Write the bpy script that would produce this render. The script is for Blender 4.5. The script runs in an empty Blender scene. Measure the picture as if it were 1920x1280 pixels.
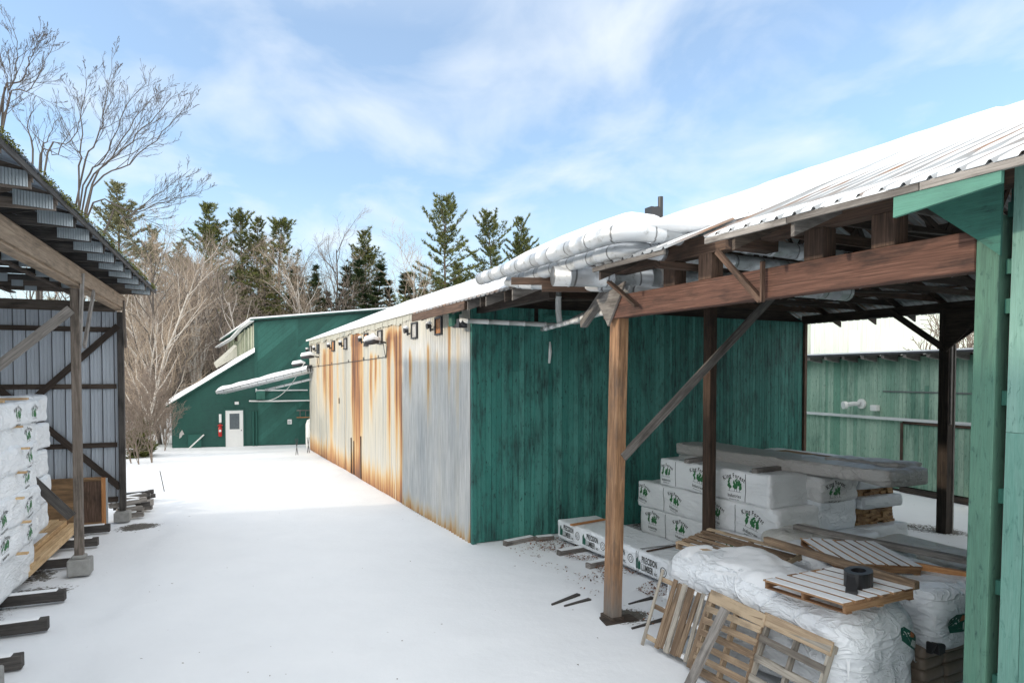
import bpy, math, random
import numpy as np
from mathutils import Vector, Matrix, noise
from mathutils.bvhtree import BVHTree
random.seed(7)
R = math.radians
scene = bpy.context.scene
COL = scene.collection

# ------------------------------------------------------------ camera
cam_d = bpy.data.cameras.new("camera")
cam = bpy.data.objects.new("camera", cam_d); COL.objects.link(cam)
cam.location = (0, 0, 4.2)
cam.rotation_euler = (R(90 - 1.5), 0, 0)
cam_d.sensor_width = 36.0
cam_d.lens = 36.0 * 1240 / 1920
cam_d.shift_y = 0.0495
cam_d.clip_start = 0.05; cam_d.clip_end = 1500
scene.camera = cam

# ------------------------------------------------------------ sky and sun
SUN_EL = 16.0
SUN_TRAVEL = Vector((0.95, 0.30, 0)).normalized()      # horizontal direction the light travels
sun_az = math.atan2(-SUN_TRAVEL.x, -SUN_TRAVEL.y)
world = bpy.data.worlds.new("World"); scene.world = world
world.use_nodes = True
wt = world.node_tree; wt.nodes.clear()
def wn(t, **kw):
    n = wt.nodes.new(t)
    for k, v in kw.items(): setattr(n, k, v)
    return n
wl = wt.links.new
sky = wn('ShaderNodeTexSky', sky_type='NISHITA')
sky.sun_disc = False
sky.sun_elevation = R(24); sky.sun_rotation = sun_az
sky.altitude = 0; sky.air_density = 1.15; sky.dust_density = 0.6; sky.ozone_density = 2.2
tc = wn('ShaderNodeTexCoord')
sep = wn('ShaderNodeSeparateXYZ'); wl(tc.outputs['Generated'], sep.inputs[0])
addz = wn('ShaderNodeMath', operation='ADD'); wl(sep.outputs[2], addz.inputs[0]); addz.inputs[1].default_value = 0.22
mz = wn('ShaderNodeMath', operation='MAXIMUM'); wl(addz.outputs[0], mz.inputs[0]); mz.inputs[1].default_value = 0.05
dx = wn('ShaderNodeMath', operation='DIVIDE'); wl(sep.outputs[0], dx.inputs[0]); wl(mz.outputs[0], dx.inputs[1])
dy = wn('ShaderNodeMath', operation='DIVIDE'); wl(sep.outputs[1], dy.inputs[0]); wl(mz.outputs[0], dy.inputs[1])
cmb = wn('ShaderNodeCombineXYZ'); wl(dx.outputs[0], cmb.inputs[0]); wl(dy.outputs[0], cmb.inputs[1])
mp = wn('ShaderNodeMapping'); wl(cmb.outputs[0], mp.inputs[0])
mp.inputs['Location'].default_value = (3.3, 1.7, 0.0); mp.inputs['Scale'].default_value = (1.0, 0.8, 1)
n1 = wn('ShaderNodeTexNoise'); wl(mp.outputs[0], n1.inputs['Vector'])
n1.inputs['Scale'].default_value = 2.7; n1.inputs['Detail'].default_value = 9; n1.inputs['Roughness'].default_value = 0.52; n1.inputs['Distortion'].default_value = 0.35
rmp = wn('ShaderNodeValToRGB'); wl(n1.outputs['Fac'], rmp.inputs[0])
rmp.color_ramp.elements[0].position = 0.45; rmp.color_ramp.elements[0].color = (0.22, 0.22, 0.22, 1)
rmp.color_ramp.elements[1].position = 0.80; rmp.color_ramp.elements[1].color = (0.92, 0.92, 0.92, 1)
# veil of cloud towards the horizon
hz = wn('ShaderNodeMapRange'); wl(sep.outputs[2], hz.inputs[0])
hz.inputs[1].default_value = 0.0; hz.inputs[2].default_value = 0.42; hz.inputs[3].default_value = 0.62; hz.inputs[4].default_value = 0.0
mx = wn('ShaderNodeMath', operation='MAXIMUM'); wl(rmp.outputs[0], mx.inputs[0]); wl(hz.outputs[0], mx.inputs[1])
mixw = wn('ShaderNodeMixRGB'); tint = wn('ShaderNodeMixRGB', blend_type='MULTIPLY'); tint.inputs[0].default_value = 1.0; wl(sky.outputs[0], tint.inputs[1]); tint.inputs[2].default_value = (1.25, 1.55, 1.72, 1)
wl(mx.outputs[0], mixw.inputs[0]); wl(tint.outputs[0], mixw.inputs[1])
mixw.inputs[2].default_value = (6.9, 7.3, 7.7, 1)
# unseen bright cloud overhead and behind the viewer, added to lift the fill light
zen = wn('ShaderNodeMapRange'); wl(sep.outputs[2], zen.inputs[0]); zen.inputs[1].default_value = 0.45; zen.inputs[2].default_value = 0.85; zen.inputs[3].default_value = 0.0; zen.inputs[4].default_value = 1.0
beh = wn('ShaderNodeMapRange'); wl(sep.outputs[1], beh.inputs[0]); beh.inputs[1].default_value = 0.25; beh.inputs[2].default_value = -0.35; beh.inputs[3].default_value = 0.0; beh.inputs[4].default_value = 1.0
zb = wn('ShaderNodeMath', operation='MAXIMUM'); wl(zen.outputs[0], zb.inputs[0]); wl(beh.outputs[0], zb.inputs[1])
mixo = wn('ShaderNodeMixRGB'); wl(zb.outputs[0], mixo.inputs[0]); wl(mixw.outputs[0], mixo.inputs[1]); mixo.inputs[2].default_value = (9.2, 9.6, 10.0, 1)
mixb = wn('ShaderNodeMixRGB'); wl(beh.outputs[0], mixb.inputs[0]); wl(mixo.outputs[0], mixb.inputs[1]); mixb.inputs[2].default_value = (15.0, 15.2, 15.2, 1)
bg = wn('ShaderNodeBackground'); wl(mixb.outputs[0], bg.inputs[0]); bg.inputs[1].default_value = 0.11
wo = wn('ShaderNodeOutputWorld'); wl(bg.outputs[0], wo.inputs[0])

sun_d = bpy.data.lights.new("sun", 'SUN'); sun_d.energy = 1.6; sun_d.angle = R(2.0); sun_d.color = (1.0, 0.86, 0.68)
sun = bpy.data.objects.new("sun", sun_d); COL.objects.link(sun)
sd = Vector((SUN_TRAVEL.x * math.cos(R(SUN_EL)), SUN_TRAVEL.y * math.cos(R(SUN_EL)), -math.sin(R(SUN_EL))))
sun.rotation_euler = sd.to_track_quat('-Z', 'Y').to_euler(); sun.location = (-40, -10, 30)

scene.view_settings.view_transform = 'Standard'; scene.view_settings.look = 'None'
scene.view_settings.gamma = 1; scene.view_settings.use_curve_mapping = False
scene.view_settings.exposure = 0.46

# ------------------------------------------------------------ mesh helpers
class MB:
    def __init__(s): s.v = []; s.f = []; s.uv = []; s.r = []; s.ua = None; s.sm = False
    def face(s, idx, uvs=None, rnd=0.0):
        s.f.append(tuple(idx)); s.uv.extend(uvs if uvs else [(0, 0)] * len(idx)); s.r.append(rnd)
    def hexa(s, pts, rnd=None, L=None):
        """8 points: bottom 0-3, top 4-7; L = index of length axis in the box frame"""
        rnd = random.random() if rnd is None else rnd
        P = [Vector(p) for p in pts]; b = len(s.v); s.v.extend([tuple(p) for p in P])
        ex = (P[1] - P[0]); ey = (P[3] - P[0]); ez = (P[4] - P[0])
        ax = [ex, ey, ez]; ln = [a.length for a in ax]
        if L is None: L = ln.index(max(ln))
        o = [i for i in range(3) if i != L]
        ua = ax[L].normalized() if ln[L] else Vector((1, 0, 0))
        a1 = ax[o[0]].normalized(); a2 = ax[o[1]].normalized()
        ou = rnd * 37.0; ov = rnd * 91.0
        for f in ((0, 3, 2, 1), (4, 5, 6, 7), (0, 1, 5, 4), (1, 2, 6, 5), (2, 3, 7, 6), (3, 0, 4, 7)):
            uvs = []
            for i in f:
                d = P[i] - P[0]
                uvs.append((d.dot(ua) + ou, d.dot(a1) + 1.3 * d.dot(a2) + ov))
            s.face([b + i for i in f], uvs, rnd)
    def box(s, x0, x1, y0, y1, z0, z1, rnd=None, M=None):
        p = [(x0, y0, z0), (x1, y0, z0), (x1, y1, z0), (x0, y1, z0), (x0, y0, z1), (x1, y0, z1), (x1, y1, z1), (x0, y1, z1)]
        if M is not None: p = [M @ Vector(q) for q in p]
        s.hexa(p, rnd)
    def beam(s, a, b, w, h, up=(0, 0, 1), rnd=None, warp=0.0):
        a = Vector(a); b = Vector(b); d = (b - a).normalized(); up = Vector(up)
        sd_ = d.cross(up)
        if sd_.length < 1e-4: up = Vector((0, 1, 0)); sd_ = d.cross(up)
        sd_.normalize(); u = sd_.cross(d).normalized()
        sd_ = sd_ * (w / 2); u = u * (h / 2)
        s.hexa([a - sd_ - u, b - sd_ - u, b + sd_ - u, a + sd_ - u, a - sd_ + u, b - sd_ + u, b + sd_ + u, a + sd_ + u], rnd, 0)
    def tube(s, pts, rad, seg=8, rnd=None, cap=True):
        rnd = random.random() if rnd is None else rnd
        pts = [Vector(p) for p in pts]; n = len(pts)
        if not hasattr(rad, '__len__'): rad = [rad] * n
        b = len(s.v); prev = None; ul = 0
        for i, p in enumerate(pts):
            d = (pts[min(i + 1, n - 1)] - pts[max(i - 1, 0)]).normalized()
            if prev is None:
                prev = d.orthogonal().normalized()
            prev = (prev - d * prev.dot(d)).normalized()
            q = d.cross(prev)
            for k in range(seg):
                a = 2 * math.pi * k / seg
                s.v.append(tuple(p + (prev * math.cos(a) + q * math.sin(a)) * rad[i]))
        for i in range(n - 1):
            l = (pts[i + 1] - pts[i]).length
            for k in range(seg):
                k2 = (k + 1) % seg
                s.face((b + i * seg + k, b + i * seg + k2, b + (i + 1) * seg + k2, b + (i + 1) * seg + k),
                       [(ul + rnd * 9, k / seg), (ul + rnd * 9, (k + 1) / seg), (ul + l + rnd * 9, (k + 1) / seg), (ul + l + rnd * 9, k / seg)], rnd)
            ul += l
        if cap and seg > 2:
            s.face([b + k for k in range(seg)][::-1], None, rnd)
            s.face([b + (n - 1) * seg + k for k in range(seg)], None, rnd)
    def prism(s, poly, axis, c0, c1, rnd=None):
        """poly of 2D points extruded along axis between c0 and c1"""
        rnd = random.random() if rnd is None else rnd
        n = len(poly); b = len(s.v)
        def P(p, c):
            if axis == 'x': return (c, p[0], p[1])
            if axis == 'y': return (p[0], c, p[1])
            return (p[0], p[1], c)
        s.v.extend([P(p, c0) for p in poly]); s.v.extend([P(p, c1) for p in poly])
        s.face(list(range(b, b + n)), [(p[0], p[1]) for p in poly], rnd)
        s.face(list(range(b + 2 * n - 1, b + n - 1, -1)), [(p[0], p[1]) for p in poly[::-1]], rnd)
        for i in range(n):
            j = (i + 1) % n
            s.face((b + i, b + n + i, b + n + j, b + j), [(poly[i][0], poly[i][1])] * 4, rnd)
    def quad(s, a, b_, c, d, rnd=0.5):
        b = len(s.v); s.v.extend([tuple(a), tuple(b_), tuple(c), tuple(d)])
        s.face((b, b + 1, b + 2, b + 3), [(0, 0), (1, 0), (1, 1), (0, 1)], rnd)
    def build(s, name, mat, parent=None, smooth=False, bevel=0):
        me = bpy.data.meshes.new(name); me.from_pydata(s.v, [], s.f)
        if s.f:
            uvl = me.uv_layers.new(name="UVMap")
            uvl.data.foreach_set("uv", [c for t in s.uv for c in t])
            at = me.attributes.new("rnd", 'FLOAT', 'FACE'); at.data.foreach_set("value", s.r)
            if smooth: me.polygons.foreach_set("use_smooth", [True] * len(s.f))
        me.materials.append(mat); me.update()
        o = bpy.data.objects.new(name, me); COL.objects.link(o)
        if parent is not None: o.parent = parent
        if bevel:
            m = o.modifiers.new("b", 'BEVEL'); m.width = bevel; m.segments = 1; m.limit_method = 'ANGLE'; m.angle_limit = R(50)
        return o

def grid_obj(name, V, nx, ny, mat, parent=None, smooth=True, attrs=None, uv=None, wrap=False):
    """V: (nx*ny,3) array laid out i*ny+j"""
    i, j = np.meshgrid(np.arange(nx - 1), np.arange(ny - 1), indexing='ij')
    a = (i * ny + j).ravel(); F = np.stack([a, a + ny, a + ny + 1, a + 1], 1)
    me = bpy.data.meshes.new(name)
    me.from_pydata(V.tolist(), [], F.tolist())
    if smooth: me.polygons.foreach_set("use_smooth", [True] * len(F))
    if attrs:
        for k, arr in attrs.items():
            at = me.attributes.new(k, 'FLOAT', 'POINT'); at.data.foreach_set("value", np.asarray(arr, dtype=np.float32).ravel())
    me.materials.append(mat); me.update()
    o = bpy.data.objects.new(name, me); COL.objects.link(o)
    if parent is not None: o.parent = parent
    return o

def tag(o, label, cat, group=None):
    o['label'] = label; o['category'] = cat
    if group: o['group'] = group
    return o
def thing(name, label, cat, loc=(0, 0, 0), rz=0.0, group=None, rot=None):
    o = bpy.data.objects.new(name, None); COL.objects.link(o); o.empty_display_size = 0.3
    o.location = loc; o.rotation_euler = rot if rot else (0, 0, rz)
    return tag(o, label, cat, group)
def struct(o, kind='structure'): o['kind'] = kind; return o
def dup(root, loc, rz=None, label=None, scale=None, rot=None, skip=()):
    r = root.copy(); COL.objects.link(r); r.location = loc
    if rot is not None: r.rotation_euler = rot
    elif rz is not None: r.rotation_euler = (0, 0, rz)
    if scale: r.scale = scale
    if label: r['label'] = label
    for ch in list(root.children):
        if ch.name.split('.')[0] in skip: continue
        c = ch.copy(); COL.objects.link(c); c.parent = r
        for g in ch.children:
            d = g.copy(); COL.objects.link(d); d.parent = c
    return r
def fbm(x, y, z=0.0, o=4, s=1.0):
    return noise.fractal(Vector((x * s, y * s, z * s)), 1.0, 2.0, o)

# main frame: origin at the foot of the near canopy post, x across the alley to the right, y along the alley away
MROT = R(26.5); MO = Vector((1.73, 11.3, 0))
def MW(x, y, z=0.0):
    c, s_ = math.cos(MROT), math.sin(MROT)
    return Vector((MO.x + c * x - s_ * y, MO.y + s_ * x + c * y, z))
SROT = R(22.3); SO = Vector((-9.12, 13.85, 0))
def SW(x, y, z=0.0):
    c, s_ = math.cos(SROT), math.sin(SROT)
    return Vector((SO.x + c * x - s_ * y, SO.y + s_ * x + c * y, z))

# ------------------------------------------------------------ materials
def newmat(name):
    m = bpy.data.materials.new(name); m.use_nodes = True
    nt = m.node_tree; b = nt.nodes['Principled BSDF']
    return m, nt, b
def N(nt, t, **kw):
    n = nt.nodes.new(t)
    for k, v in kw.items():
        if k in n.inputs.keys() if hasattr(n.inputs, 'keys') else False: n.inputs[k].default_value = v
        else: setattr(n, k, v)
    return n
def noise_n(nt, vec, scale, detail=5, rough=0.55, dist=0.0):
    n = nt.nodes.new('ShaderNodeTexNoise'); n.inputs['Scale'].default_value = scale
    n.inputs['Detail'].default_value = detail; n.inputs['Roughness'].default_value = rough; n.inputs['Distortion'].default_value = dist
    if vec is not None: nt.links.new(vec, n.inputs['Vector'])
    return n.outputs['Fac']
def ramp(nt, fac, stops):
    n = nt.nodes.new('ShaderNodeValToRGB'); nt.links.new(fac, n.inputs[0])
    cr = n.color_ramp
    while len(cr.elements) < len(stops): cr.elements.new(0.5)
    for e, (p, c) in zip(cr.elements, stops):
        e.position = p; e.color = (c[0], c[1], c[2], 1) if hasattr(c, '__len__') else (c, c, c, 1)
    return n.outputs[0]
def mixc(nt, fac, a, b, mode='MIX'):
    n = nt.nodes.new('ShaderNodeMixRGB'); n.blend_type = mode
    for inp, v in ((n.inputs[0], fac), (n.inputs[1], a), (n.inputs[2], b)):
        if isinstance(v, (int, float)): inp.default_value = v if inp == n.inputs[0] else (v, v, v, 1)
        elif isinstance(v, tuple): inp.default_value = (v[0], v[1], v[2], 1)
        else: nt.links.new(v, inp)
    return n.outputs[0]
def mathn(nt, op, a, b=0.0, clamp=False):
    n = nt.nodes.new('ShaderNodeMath'); n.operation = op; n.use_clamp = clamp
    for inp, v in ((n.inputs[0], a), (n.inputs[1], b)):
        if isinstance(v, (int, float)): inp.default_value = v
        else: nt.links.new(v, inp)
    return n.outputs[0]
def mapping(nt, vec, scale=(1, 1, 1), rot=(0, 0, 0), loc=(0, 0, 0)):
    n = nt.nodes.new('ShaderNodeMapping'); nt.links.new(vec, n.inputs[0])
    n.inputs['Scale'].default_value = scale; n.inputs['Rotation'].default_value = rot; n.inputs['Location'].default_value = loc
    return n.outputs[0]
def bump(nt, b, h, strength=0.3, dist=0.01):
    n = nt.nodes.new('ShaderNodeBump'); n.inputs['Strength'].default_value = strength; n.inputs['Distance'].default_value = dist
    nt.links.new(h, n.inputs['Height']); nt.links.new(n.outputs[0], b.inputs['Normal'])
def tcoord(nt, k='Object'):
    return nt.nodes.new('ShaderNodeTexCoord').outputs[k]
def attr(nt, name):
    n = nt.nodes.new('ShaderNodeAttribute'); n.attribute_name = name; return n.outputs['Fac']

def wood_mat(name, dark, mid, light, contrast=1.0, rough=0.8, stain=None, grain=22):
    m, nt, b = newmat(name)
    uv = tcoord(nt, 'UV'); rn = attr(nt, 'rnd')
    g1 = noise_n(nt, mapping(nt, uv, (0.9, grain, 1)), 1.6, 7, 0.62, 0.6)
    g2 = noise_n(nt, mapping(nt, uv, (1.6, grain * 4, 1)), 2.0, 4, 0.6)
    k = mathn(nt, 'ADD', mathn(nt, 'MULTIPLY', g1, 0.65), mathn(nt, 'MULTIPLY', g2, 0.35))
    k = mathn(nt, 'ADD', k, mathn(nt, 'MULTIPLY', mathn(nt, 'SUBTRACT', rn, 0.5), 0.16 * contrast))
    c = ramp(nt, k, [(0.33, dark), (0.5, mid), (0.66, light)])
    st = noise_n(nt, mapping(nt, uv, (1.3, 3.0, 1)), 1.3, 4, 0.6)
    sm = ramp(nt, st, [(0.5, 0.0), (0.72, 1.0)])
    c = mixc(nt, mathn(nt, 'MULTIPLY', sm, 0.55 if stain is None else 0.8), c, stain if stain else tuple(x * 0.35 for x in dark))
    nt.links.new(c, b.inputs['Base Color']); b.inputs['Roughness'].default_value = rough
    bump(nt, b, k, 0.55, 0.008)
    return m
M_post = wood_mat("wood_warm_post", (0.12, 0.062, 0.032), (0.30, 0.165, 0.085), (0.46, 0.28, 0.16), 0.5, 0.75, (0.10, 0.075, 0.06), 10)
def weather_foot(m, z1=1.6):
    nt = m.node_tree; b = nt.nodes['Principled BSDF']; src = b.inputs['Base Color'].links[0].from_socket
    ob = tcoord(nt); sp = nt.nodes.new('ShaderNodeSeparateXYZ'); nt.links.new(ob, sp.inputs[0])
    k = mathn(nt, 'ADD', mathn(nt, 'MULTIPLY', sp.outputs[2], 1 / z1), mathn(nt, 'MULTIPLY', noise_n(nt, mapping(nt, ob, (6, 6, 1.2)), 1.5, 5, 0.6), 0.8))
    fac = ramp(nt, k, [(0.45, 0.92), (1.0, 0.0)])
    g = mixc(nt, noise_n(nt, mapping(nt, ob, (30, 30, 2)), 1.5, 4, 0.6), (0.07, 0.06, 0.05), (0.26, 0.235, 0.21))
    nt.links.new(mixc(nt, fac, src, g), b.inputs['Base Color'])
weather_foot(M_post)
M_red = wood_mat("wood_red_beam", (0.045, 0.024, 0.017), (0.125, 0.058, 0.040), (0.23, 0.125, 0.09), 0.6, 0.8, (0.014, 0.010, 0.009), 26)
M_dark = wood_mat("wood_dark", (0.02, 0.015, 0.012), (0.05, 0.036, 0.028), (0.11, 0.085, 0.065), 1.2, 0.85, (0.01, 0.008, 0.007), 16)
M_brown = wood_mat("wood_brown", (0.035, 0.022, 0.014), (0.085, 0.05, 0.034), (0.16, 0.10, 0.07), 1.0, 0.85, (0.02, 0.014, 0.01), 16)
M_grey = wood_mat("wood_weathered_grey", (0.09, 0.08, 0.072), (0.19, 0.175, 0.16), (0.34, 0.315, 0.29), 1.3, 0.85, (0.05, 0.042, 0.036), 16)
M_shedpost = wood_mat("wood_shed_post", (0.065, 0.052, 0.042), (0.14, 0.115, 0.095), (0.24, 0.20, 0.17), 0.8, 0.85, (0.03, 0.025, 0.02), 14)
M_tan = wood_mat("wood_tan_beam", (0.17, 0.12, 0.08), (0.32, 0.235, 0.165), (0.46, 0.36, 0.26), 0.7, 0.8, (0.12, 0.09, 0.06), 14)
M_pallet = wood_mat("wood_pallet", (0.14, 0.09, 0.055), (0.30, 0.215, 0.14), (0.48, 0.37, 0.25), 2.2, 0.85, (0.09, 0.065, 0.045), 18)
M_palletd = wood_mat("wood_pallet_brown", (0.12, 0.06, 0.03), (0.27, 0.145, 0.07), (0.42, 0.26, 0.14), 1.6, 0.8, (0.07, 0.04, 0.025), 18)
M_palletg = wood_mat("wood_pallet_grey", (0.14, 0.12, 0.10), (0.26, 0.235, 0.20), (0.42, 0.38, 0.32), 2.0, 0.85, (0.08, 0.07, 0.06), 18)
M_fresh = wood_mat("wood_fresh", (0.36, 0.22, 0.10), (0.56, 0.38, 0.20), (0.70, 0.52, 0.31), 1.2, 0.7, (0.3, 0.18, 0.09), 14)
M_orange = wood_mat("wood_orange", (0.30, 0.12, 0.04), (0.47, 0.21, 0.075), (0.60, 0.32, 0.14), 0.8, 0.7, (0.2, 0.08, 0.03), 10)
M_ply = wood_mat("wood_plywood", (0.14, 0.085, 0.045), (0.26, 0.155, 0.075), (0.36, 0.22, 0.12), 1.4, 0.75, (0.08, 0.05, 0.03), 5)
M_skid = wood_mat("wood_skid_dark", (0.025, 0.023, 0.022), (0.055, 0.05, 0.047), (0.10, 0.09, 0.082), 0.8, 0.85, (0.015, 0.014, 0.013), 12)

def paint_planks(name, base, faded, dirt, fade_amt=0.5, dirt_amt=0.6, wear=None, vs=1.0):
    """painted boards; length runs along UV u"""
    m, nt, b = newmat(name)
    uv = tcoord(nt, 'UV'); rn = attr(nt, 'rnd'); ob = tcoord(nt, 'Object')
    big = noise_n(nt, mapping(nt, ob, (0.9, 0.9, 0.35)), 1.2 * vs, 5, 0.65)
    st = noise_n(nt, mapping(nt, uv, (1.1, 9, 1)), 1.4, 7, 0.68, 0.8)
    fine = noise_n(nt, mapping(nt, uv, (3, 60, 1)), 1.5, 4, 0.6)
    k = mathn(nt, 'ADD', mathn(nt, 'MULTIPLY', st, 0.6), mathn(nt, 'MULTIPLY', rn, 0.4))
    c = mixc(nt, mathn(nt, 'MULTIPLY', ramp(nt, k, [(0.3, 0.0), (0.75, 1.0)]), fade_amt), base, faded)
    dm = ramp(nt, mathn(nt, 'ADD', mathn(nt, 'MULTIPLY', st, 0.5), mathn(nt, 'MULTIPLY', big, 0.5)), [(0.47, 0.0), (0.64, 1.0)])
    c = mixc(nt, mathn(nt, 'MULTIPLY', dm, dirt_amt), c, dirt)
    sp = noise_n(nt, mapping(nt, uv, (2.6, 7, 1)), 2.0, 7, 0.72, 0.5)
    c = mixc(nt, mathn(nt, 'MULTIPLY', ramp(nt, sp, [(0.56, 0.0), (0.68, 1.0)]), dirt_amt), c, dirt)
    if wear:
        wm = noise_n(nt, mapping(nt, uv, (1.6, 14, 1), loc=(5, 3, 0)), 1.7, 5, 0.7)
        c = mixc(nt, ramp(nt, wm, [(0.64, 0.0), (0.70, 0.85)]), c, wear)
    c = mixc(nt, 0.25, c, ramp(nt, fine, [(0.2, 0.0), (0.8, 1.0)]), 'SOFT_LIGHT')
    nt.links.new(c, b.inputs['Base Color']); b.inputs['Roughness'].default_value = 0.7
    bump(nt, b, mathn(nt, 'ADD', st, fine), 0.35, 0.006)
    return m
M_gwall = paint_planks("paint_green_boards", (0.026, 0.165, 0.138), (0.085, 0.30, 0.255), (0.007, 0.020, 0.020), 1.0, 0.95, None, 1.3)
M_gtrim = paint_planks("paint_green_column", (0.045, 0.14, 0.10), (0.11, 0.22, 0.155), (0.018, 0.06, 0.05), 0.9, 0.85, None)
M_gpale = paint_planks("paint_green_pale_boards", (0.085, 0.225, 0.18), (0.22, 0.37, 0.315), (0.03, 0.11, 0.09), 1.0, 0.85, None, 0.8)
M_gply = paint_planks("paint_green_plywood", (0.035, 0.15, 0.115), (0.06, 0.22, 0.165), (0.015, 0.05, 0.045), 0.5, 0.6)
M_gfascia = paint_planks("paint_green_fascia", (0.07, 0.22, 0.165), (0.12, 0.28, 0.22), (0.04, 0.12, 0.10), 0.5, 0.5)
M_gback = paint_planks("paint_green_faded_boards", (0.15, 0.32, 0.23), (0.44, 0.58, 0.46), (0.05, 0.14, 0.10), 1.0, 0.85, (0.45, 0.36, 0.28), 0.7)
M_gfar = paint_planks("paint_dark_green_siding", (0.010, 0.075, 0.058), (0.020, 0.105, 0.082), (0.006, 0.045, 0.038), 0.9, 0.8, None, 0.8)
M_gfar2 = paint_planks("paint_dark_green_diagonal", (0.010, 0.080, 0.062), (0.028, 0.14, 0.112), (0.006, 0.045, 0.038), 1.0, 0.7, None, 0.5)
M_oldboard = paint_planks("paint_old_boards", (0.22, 0.26, 0.17), (0.48, 0.50, 0.40), (0.04, 0.06, 0.04), 0.9, 0.7)

def plain(name, col, rough=0.6, metal=0.0, var=0.15, scale=6.0, bstr=0.1):
    m, nt, b = newmat(name)
    ob = tcoord(nt, 'Object'); n = noise_n(nt, ob, scale, 5, 0.6)
    c = mixc(nt, n, tuple(x * (1 - var) for x in col), tuple(min(1, x * (1 + var)) for x in col))
    nt.links.new(c, b.inputs['Base Color']); b.inputs['Roughness'].default_value = rough; b.inputs['Metallic'].default_value = metal
    if bstr: bump(nt, b, n, bstr, 0.01)
    return m
M_black = plain("black_plastic", (0.02, 0.02, 0.022), 0.4)
M_darkmetal = plain("dark_metal", (0.05, 0.05, 0.055), 0.5, 0.3, 0.3)
M_strap = plain("strap_grey", (0.16, 0.165, 0.17), 0.6)
M_ink = plain("print_black", (0.02, 0.022, 0.02), 0.6, 0, 0.2)
M_inkg = plain("print_green", (0.03, 0.17, 0.055), 0.6, 0, 0.4, 20)
M_inkd = plain("print_dark_green", (0.012, 0.10, 0.07), 0.6, 0, 0.4, 12)
M_inkb = plain("print_brown", (0.35, 0.13, 0.05), 0.6, 0, 0.3, 12)
M_inkw = plain("print_white", (0.75, 0.76, 0.74), 0.6, 0, 0.05, 12)
M_white = plain("white_paint", (0.74, 0.74, 0.72), 0.5, 0, 0.06)
M_red_p = plain("red_paint", (0.45, 0.018, 0.015), 0.4)
M_glass = plain("dark_window_glass", (0.10, 0.12, 0.13), 0.15, 0, 0.3)
M_conc = plain("concrete", (0.27, 0.27, 0.26), 0.9, 0, 0.35, 9, 0.4)
M_bark = plain("bark_grey_brown", (0.085, 0.072, 0.062), 0.9, 0, 0.5, 9, 0.5)
M_twig = plain("twig_grey_tan", (0.22, 0.175, 0.14), 0.9, 0, 0.35, 2, 0)
M_twigt = plain("twig_tan", (0.34, 0.27, 0.20), 0.9, 0, 0.35, 2, 0)
M_twigd = plain("twig_dark", (0.085, 0.07, 0.06), 0.9, 0, 0.4, 3, 0)
M_pinebark = plain("pine_bark", (0.12, 0.09, 0.07), 0.9, 0, 0.4, 7, 0.4)
def birch_mat():
    m, nt, b = newmat("birch_bark"); ob = tcoord(nt)
    n = noise_n(nt, mapping(nt, ob, (3, 3, 14)), 1.2, 5, 0.7)
    c = ramp(nt, n, [(0.36, (0.08, 0.07, 0.06)), (0.46, (0.48, 0.44, 0.39)), (0.8, (0.66, 0.62, 0.56))])
    nt.links.new(c, b.inputs['Base Color']); b.inputs['Roughness'].default_value = 0.8
    return m
M_birch = birch_mat()
def leaf_mat(name, a, bcol, scale=0.8):
    m, nt, b = newmat(name); rn = attr(nt, 'rnd'); ob = tcoord(nt)
    n = noise_n(nt, ob, scale, 3, 0.6)
    k = mathn(nt, 'ADD', mathn(nt, 'MULTIPLY', rn, 0.6), mathn(nt, 'MULTIPLY', n, 0.4))
    c = ramp(nt, k, [(0.2, a), (0.8, bcol)])
    nt.links.new(c, b.inputs['Base Color']); b.inputs['Roughness'].default_value = 0.65
    b.inputs['Specular IOR Level'].default_value = 0.2
    return m
M_pine = leaf_mat("pine_needles", (0.036, 0.054, 0.016), (0.18, 0.19, 0.055))
M_pine2 = leaf_mat("pine_needles_olive_haze", (0.10, 0.105, 0.05), (0.27, 0.26, 0.14))  # olive needles made paler, with distance haze put into the colour
M_spruce = leaf_mat("spruce_needles", (0.012, 0.026, 0.010), (0.055, 0.08, 0.026))
M_moss = leaf_mat("moss", (0.05, 0.06, 0.012), (0.16, 0.16, 0.035), 12)
M_litter = leaf_mat("brown_leaves", (0.08, 0.04, 0.025), (0.24, 0.12, 0.07))

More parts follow.
